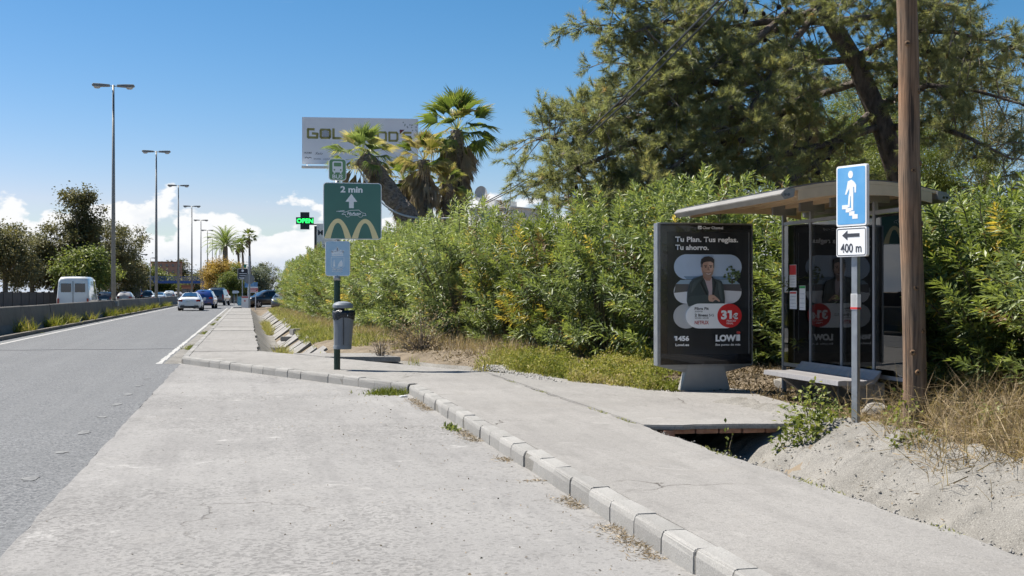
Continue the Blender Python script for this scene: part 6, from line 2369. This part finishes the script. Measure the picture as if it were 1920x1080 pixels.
bstroke([(1680, 305), (1585, 305), (1570, 320), (1575, 355), (1670, 365), (1685, 390), (1675, 430), (1560, 430)], 0.15, OLV)
lettering('.es', bx_(1195), bx_(1280), bz_(535), 0.22, yb_ - 0.003, MRN, bill, 0.03)
DK = M('billboard_dark', (0.06, 0.065, 0.08), rough=0.5)
lettering('HONMA', bx_(110), bx_(220), bz_(628), 0.13, yb_ - 0.003, DK, bill, 0.01)
lettering('Xxio', bx_(262), bx_(375), bz_(640), 0.19, yb_ - 0.003, DK, bill, 0.0, shear=0.3)
bstroke([(118, 690), (140, 678), (165, 694), (190, 678), (212, 690)], 0.04, DK)
lettering('SRIXON', bx_(245), bx_(350), bz_(712), 0.10, yb_ - 0.003, DK, bill, 0.0)
lettering('CLEVELAND', bx_(385), bx_(510), bz_(712), 0.09, yb_ - 0.003, DK, bill, 0.0)
lettering('Jucad', bx_(1280), bx_(1360), bz_(735), 0.12, yb_ - 0.003, DK, bill, 0.0)
rb = random.Random(2)
PALEB = M('billboard_pale', (0.40, 0.46, 0.48), rough=0.5)
for i in range(40):
    x, y = rb.uniform(1500, 1785), rb.uniform(150, 400)
    if (x - 1500) + (400 - y) * 1.1 > 300:
        blk('dimple_print', circ(x, y, 11, 8), PALEB)

py_c = at(571, 414, 70)
pyl = empty('pharmacy_sign', (py_c.x + 0.85, py_c.y, 0.3), 0, 'dark pharmacy cross lit with green OPEN letters beside a tenant board', 'sign')
zc = py_c.z - 0.3
ox = -0.83
MB().tube([(-0.20, 0.1, -0.2), (-0.20, 0.1, zc - 0.3)], 0.09, 10).build('mast', DARKMET, pyl)
MB().box((-0.45, 0.1, zc - 0.20), (0.75, 0.06, 0.06)).build('bracket', DARKMET, pyl)
cr_ = MB().box((ox, 0, zc), (1.02, 0.16, 0.40)).box((ox, 0, zc), (0.52, 0.158, 1.0)).build('cross', M('cross_case', (0.016, 0.03, 0.035), rough=0.5), pyl)
LED = M('led_green', (0.02, 0.9, 0.12), (0.02, 0.85, 0.1), emit=1.4)
lettering('OPEN', ox - 0.47, ox + 0.47, zc - 0.12, 0.25, -0.083, LED, cr_, 0.03)
tb_ = MB().box((0.55, 0.1, zc - 1.35), (1.4, 0.16, 2.4)).build('tenant_board', WHITE, pyl)
lettering('MULTI', -0.08, 1.1, zc - 0.82, 0.30, 0.015, DK, tb_, 0.03)
lettering('GOLF', -0.10, 0.6, zc - 1.52, 0.16, 0.015, DK, tb_, 0.0)
MB().box((0.55, 0.012, zc - 2.2), (1.36, 0.01, 0.5)).build('red_strip', NR, tb_)
MB().prism([(0.15, zc - 2.35), (0.45, zc - 2.35), (0.3, zc - 2.05)], 0.004, 0.007).build('white_triangle', WHITE, tb_)


def sign_post(name, label, px, Y, parts_fn, cat='sign', z0=0.0, rz_=0.0, group=None):
    p = at(px, HOR, Y)
    t = empty(name, (p.x, p.y, z0), rz_, label, cat, group)
    parts_fn(t, lambda py: EYE - (py - HOR) / FPX * Y - z0, Y / FPX)
    return t


SGREY = M('sign_back_grey', (0.22, 0.235, 0.25), rough=0.5, metal=0.4)


def s_round(t, zf, u):
    MB().tube([(0, 0.03, 0), (0, 0.03, zf(480))], 2.0 * u, 10).build('pole', GALV, t)
    MB().tube([(0, 0.0, zf(523)), (0, -0.03, zf(523))], 9.7 * u, 28).build('sign_back', SGREY, t)


sign_post('round_sign', 'grey back of a round road sign at the end of the pavement', 467.5, 103, s_round, z0=0.13)


def s_black(t, zf, u):
    MB().tube([(-1 * u, 0.05, 0), (-1 * u, 0.05, zf(497))], 1.0 * u, 8).build('pole', GALV, t)
    q = MB().box((0, 0, zf(513.5)), (19 * u, 0.04, 20 * u)).build('panel', SIGNW, t)
    MB().box((0, -0.022, zf(513.5)), (18 * u, 0.01, 19 * u)).build('face', M('sign_black', (0.02, 0.022, 0.035), rough=0.5), q)
    MB().prism(circ(-0.5 * u, zf(507.5), 2.4 * u, 12), -0.032, -0.028).build('emblem', SIGNW, q)
    lettering('MARBELLA', -8 * u, 7.5 * u, zf(515), 2.0 * u, -0.032, SIGNW, q)
    lettering('ESTEPONA', -8 * u, 7.5 * u, zf(520.5), 2.0 * u, -0.032, SIGNW, q)
    MB().prism(rrect(1 * u, 6.5 * u, zf(502), zf(496), 1 * u), -0.02, 0.02).build('green_plate', M('green_plate', (0.03, 0.22, 0.14), rough=0.5), t)


def s_black2(t, zf, u):
    s_black(t, zf, u)
    for o in list(t.children):
        for c in list(o.children):
            if c.name.startswith('lettering'):
                bpy.data.objects.remove(c)
    q = [o for o in t.children if o.name.startswith('panel')][0]
    for py, w in ((513, 7), (516.5, 6.2), (520, 7.4), (522, 5)):
        MB().box((0, -0.031, zf(py)), (w * 2 * u, 0.004, 0.9 * u)).build('print_line', SIGNW, q)


sign_post('direction_sign', 'black square information sign with pale emblem and green plate on top', 455.5, 108, s_black2)


def s_boards(t, zf, u):
    for s in (-1, 1):
        MB().box((s * 7 * u, 0.06, zf(560) / 2), (0.08, 0.08, zf(560) + 1.3)).build('post', WHITE, t)
    MB().box((-1 * u, 0.05, zf(534)), (24 * u, 0.04, 10 * u)).build('blue_board', M('board_blue', (0.05, 0.17, 0.42), (0.2, 0.4, 0.6), scale=3, rough=0.5), t)
    w_ = MB().box((2 * u, 0, zf(543)), (19 * u, 0.05, 11 * u)).build('white_board', SIGNW, t)
    MB().box((2.5 * u, -0.03, zf(543.5)), (17 * u, 0.01, 6.4 * u)).build('red_band', NR, w_)
    for k, py in enumerate((542, 545)):
        MB().box((2.5 * u, -0.037, zf(py)), ((13, 11)[k] * u, 0.004, 1.1 * u)).build('print_line', SIGNW, w_)


sign_post('advert_boards', 'blue and red-white advertising boards on posts beside the parked black car', 472, 106, s_boards, z0=0.0)


def s_sand(t, zf, u):
    q = MB().prism([(-6.5 * u, 0), (6.5 * u, 0), (6 * u, zf(555)), (-6 * u, zf(555))], -0.03, 0.0).build('board', SIGNW, t)
    MB().box((0, -0.035, zf(557)), (12 * u, 0.008, 2.5 * u)).build('red_header', NR, q)
    MB().prism(circ(0, zf(564), 2.0 * u, 10), -0.037, -0.03).build('print_mark', M('print_pink', (0.6, 0.3, 0.3), rough=0.6), q)
    MB().box((0, 0.35, zf(560) / 2), (10 * u, 0.03, zf(556))).build('back_board', SIGNW, t)


sign_post('sandwich_board', 'small white sandwich board with red header at the pavement end', 459, 104, s_sand, z0=0.13)


def s_stop(t, zf, u):
    MB().tube([(0, 0.03, 0), (0, 0.03, zf(544))], 0.045, 8).build('pole', GALV, t)
    MB().prism(circ(0, zf(548.5), 5.5 * u, 8), -0.01, 0.01).build('octagon', NR, t)
    lettering('STOP', -3.6 * u, 3.6 * u, zf(549.8), 2.4 * u, -0.013, SIGNW, t, 0.02)


sign_post('stop_sign', 'red octagonal stop sign beside the dark off-road car', 424.5, 137, s_stop)


def s_arrow(t, zf, u):
    for s in (-1, 1):
        MB().box((s * 3 * u, 0.04, zf(552) / 2), (0.07, 0.05, zf(552))).build('post', GALV, t)
    MB().prism([(-6 * u, zf(550)), (4 * u, zf(550)), (6.5 * u, zf(547.5)), (4 * u, zf(545)), (-6 * u, zf(545))], -0.02, 0.01).build('panel', SIGNW, t)
    MB().box((-1 * u, -0.024, zf(547.5)), (8 * u, 0.004, 1 * u)).build('print_line', SGREY, t)


sign_post('arrow_sign', 'white arrow-shaped direction sign pointing right under the dark shrub', 442, 145, s_arrow)
p = on_ground(449.5, 571, 0.13)
o = MB().box((0, 0, 0.45), (0.42, 0.4, 0.85)).box((0, 0, 0.92), (0.46, 0.44, 0.08)).build('utility_box', M('box_teal', (0.05, 0.30, 0.38), (0.3, 0.45, 0.5), scale=5, rough=0.5), bevel=0.02)
o.location = (p.x, p.y, 0.0)
tag(o, 'small blue and white utility box left of the sandwich board', 'utility box')
p = at(438, HOR, 160)
lw = MB()
for i in range(14):
    for k in range(3):
        lw.box((-3.5 + i * 0.62 + (k % 2) * .3, 0, 0.17 + k * 0.33), (0.58 + rg.uniform(-.08, .03), 0.4 + rg.uniform(-.05, .05), 0.30))
o = lw.build('stone_wall', STONE, bevel=0.03)
o.location = (p.x, p.y, 0)
tag(o, 'low rough stone wall under the shrubs at the exit', 'wall')

# ------------------------------------------------------------------ footbridge, flats, white house
fb0, fb1 = at(252, HOR, 520), at(470, HOR, 545)
mid = (fb0 + fb1) / 2
dv = fb1 - fb0
fbr = math.atan2(dv.y, dv.x)
foot = empty('footbridge', (mid.x, mid.y, 0), fbr, 'blue steel footbridge spanning the motorway far ahead', 'footbridge')
FBL = M('bridge_blue', (0.022, 0.085, 0.30), (0.018, 0.07, 0.25), scale=0.5, rough=0.5)
Lb = dv.length
MB().box((0, 0, 5.75), (Lb, 2.4, 1.15)).build('deck', FBL, foot)
for x in (-Lb / 2 + 1.8, Lb / 2 - 2, 4.0):
    MB().box((x, 0, 2.6), (2.6 if x < 0 else 1.2, 1.4, 5.2)).build('pier', FBL, foot)
for s in (-1, 1):
    MB().box((0, s * 1.15, 8.2), (Lb, 0.10, 0.16)).build('handrail', FBL, foot)
    for i in range(int(Lb / 1.2)):
        o = MB().box((-Lb / 2 + 0.4 + i * 1.2, s * 1.15, 7.25), (0.16, 0.08, 1.85)).build('baluster', FBL, foot) if i == 0 and s == -1 else None
        if o:
            bal = o.data
        else:
            o = mesh_obj('baluster', bal, None, foot)
            o.location = (i * 1.2, (s + 1) * 1.15, 0)


def block(name, label, px, Y, w, d, h, mat, roofm, rz_, floors, bays, seed, wh=1.3, ww=1.1):
    p = at(px, HOR, Y)
    t = empty(name, (p.x, p.y, -0.04), rz_, label, 'building')
    MB().box((0, 0, h / 2), (w, d, h)).build('wall', mat, t)
    MB().box((0, 0, h + 0.25), (w + 0.6, d + 0.6, 0.5)).build('roof', roofm, t)
    fh = h / floors
    wm = None
    for f in range(floors):
        for b_ in range(bays):
            x = -w / 2 + (b_ + 0.5) * w / bays
            if wm is None:
                wm = MB().box((0, 0, 0), (ww, 0.12, wh)).mesh('window')
                wm.materials.append(CARGLASS)
                sm_ = MB().box((0, -0.15, -wh / 2 - 0.1), (ww + 0.4, 0.3, 0.14)).mesh('sill')
                sm_.materials.append(roofm)
            o = mesh_obj('window', wm, None, t)
            o.location = (x, -d / 2 - 0.04, f * fh + fh * 0.55)
            mesh_obj('sill', sm_, None, o)
    return t


ORA = M('orange_render', (0.42, 0.20, 0.12), (0.35, 0.16, 0.10), scale=0.3, rough=0.9)
ORB = M('pink_render', (0.42, 0.25, 0.19), (0.36, 0.21, 0.16), scale=0.3, rough=0.9)
TIL = M('roof_tile_red', (0.30, 0.12, 0.07), (0.22, 0.09, 0.055), scale=1, rough=0.9)
block('apartment_or_truck_block', 'tall pinkish block of flats behind the blue footbridge', 312, 620, 15, 14, 16.5, ORB, TIL, 0.1, 5, 5, 1)
block('apartment_or_truck_block', 'orange block of flats just left of the footbridge trees', 246, 560, 12, 14, 14, ORA, TIL, 0.1, 4, 4, 2)
block('apartment_or_truck_block', 'low orange truck-like block with dark top between the lamp posts', 352, 300, 2.7, 6, 2.7, ORA, TIL, 0.05, 1, 3, 3)  # stands for a truck/hoarding, only shaped like a small building
block('white_house', 'small white house beyond the motorway right of the dark trees', 234, 300, 5.5, 8, 6.0, WHITE, TIL, 0.1, 2, 2, 4)
HWH = M('house_white', (0.70, 0.69, 0.66), (0.60, 0.59, 0.56), scale=2, rough=0.85)
hb = at(915, 470, 62)
wh_ = empty('white_house', (hb.x, hb.y, 0.4), math.radians(-48), 'white house with satellite dish showing above the hedge beside the palms', 'building')
ztop = at(915, 391, 62).z - 0.4
MB().box((0.1, 1.5, ztop / 2), (2.6, 3, ztop)).build('wall', HWH, wh_)
MB().box((-0.4, 1.5, ztop + 0.15), (0.9, 2, 0.7)).build('parapet', HWH, wh_)
MB().box((0.1, 1.5, ztop + 0.03), (2.75, 3.1, 0.07)).build('coping', HWH, wh_)
MB().box((-0.15, -0.02, ztop - 0.65), (0.5, 0.06, 0.7)).build('window', M('window_teal', (0.05, 0.15, 0.16), rough=0.2), wh_)
dsh = MB()
for k, (r, q) in enumerate(((0.01, 0.10), (0.2, 0.075), (0.34, 0.03), (0.42, 0.0))):
    for j in range(20):
        a = 2 * math.pi * j / 20
        dsh.v.append((-0.65 + r * math.cos(a), 0.25 + q, ztop + 0.80 + r * math.sin(a)))
for i in range(3):
    for j in range(20):
        a, b = i * 20 + j, i * 20 + (j + 1) % 20
        dsh.f.append((a, b, b + 20, a + 20))
dsh.build('satellite_dish', M('dish_grey', (0.45, 0.46, 0.47), rough=0.6), wh_, smooth=True)
MB().tube([(-0.65, 0.35, ztop + 0.3), (-0.65, 0.35, ztop + 0.8)], 0.04, 8).build('dish_mount', GALV, wh_)
an = MB().tube([(0.7, 1, ztop), (0.7, 1, ztop + 1.35)], 0.025, 6)
for k in range(4):
    an.beam((0.3, 1, ztop + 0.6 + k * 0.2), (1.1, 1, ztop + 0.62 + k * 0.2), 0.02, 0.02)
an.build('antenna', GALV, wh_)

# ------------------------------------------------------------------ overhead cables
CAB = M('cable_black', (0.03, 0.035, 0.04), rough=0.6)
CABW = M('cable_pale', (0.50, 0.52, 0.55), rough=0.6)


def cable(name, label, pts, r, mat, group='overhead cables'):
    P = [at(*q) for q in pts]
    Q = []
    for i in range(len(P) - 1):
        p0, p1, p2, p3 = P[max(i - 1, 0)], P[i], P[i + 1], P[min(i + 2, len(P) - 1)]
        for k in range(8):
            t = k / 8
            Q.append(0.5 * ((2 * p1) + (p2 - p0) * t + (2 * p0 - 5 * p1 + 4 * p2 - p3) * t * t + (3 * p1 - p0 - 3 * p2 + p3) * t ** 3))
    Q.append(P[-1])
    o = MB().tube(Q, r, 6).build(name, mat)
    return tag(o, label, 'cable', group)


cable('overhead_cable', 'upper dark overhead cable rising from the house roof into the pine', [(880, 394, 60), (950, 358, 45), (1015, 317, 34), (1120, 230, 25), (1267, 81, 18), (1355, -8, 15.5), (1450, -110, 13)], 0.020, CAB)
cable('overhead_cable', 'second dark cable running just below the upper one', [(880, 397, 60), (950, 362, 45), (1015, 323, 34), (1120, 240, 25), (1275, 90, 18), (1366, -4, 15.5), (1460, -110, 13)], 0.018, CAB)
cable('overhead_cable', 'lowest thin cable between the house and the pine branches', [(890, 412, 60), (955, 374, 45), (1020, 336, 36), (1110, 280, 30)], 0.020, CAB)
cable('pale_cable', 'pale cable sagging from the leaning palm across to the hedge', [(672, 316, 45.2), (690, 345, 45.2), (716, 380, 45), (752, 402, 44.8), (800, 410, 44.6), (860, 408, 44.5)], 0.035, CABW)
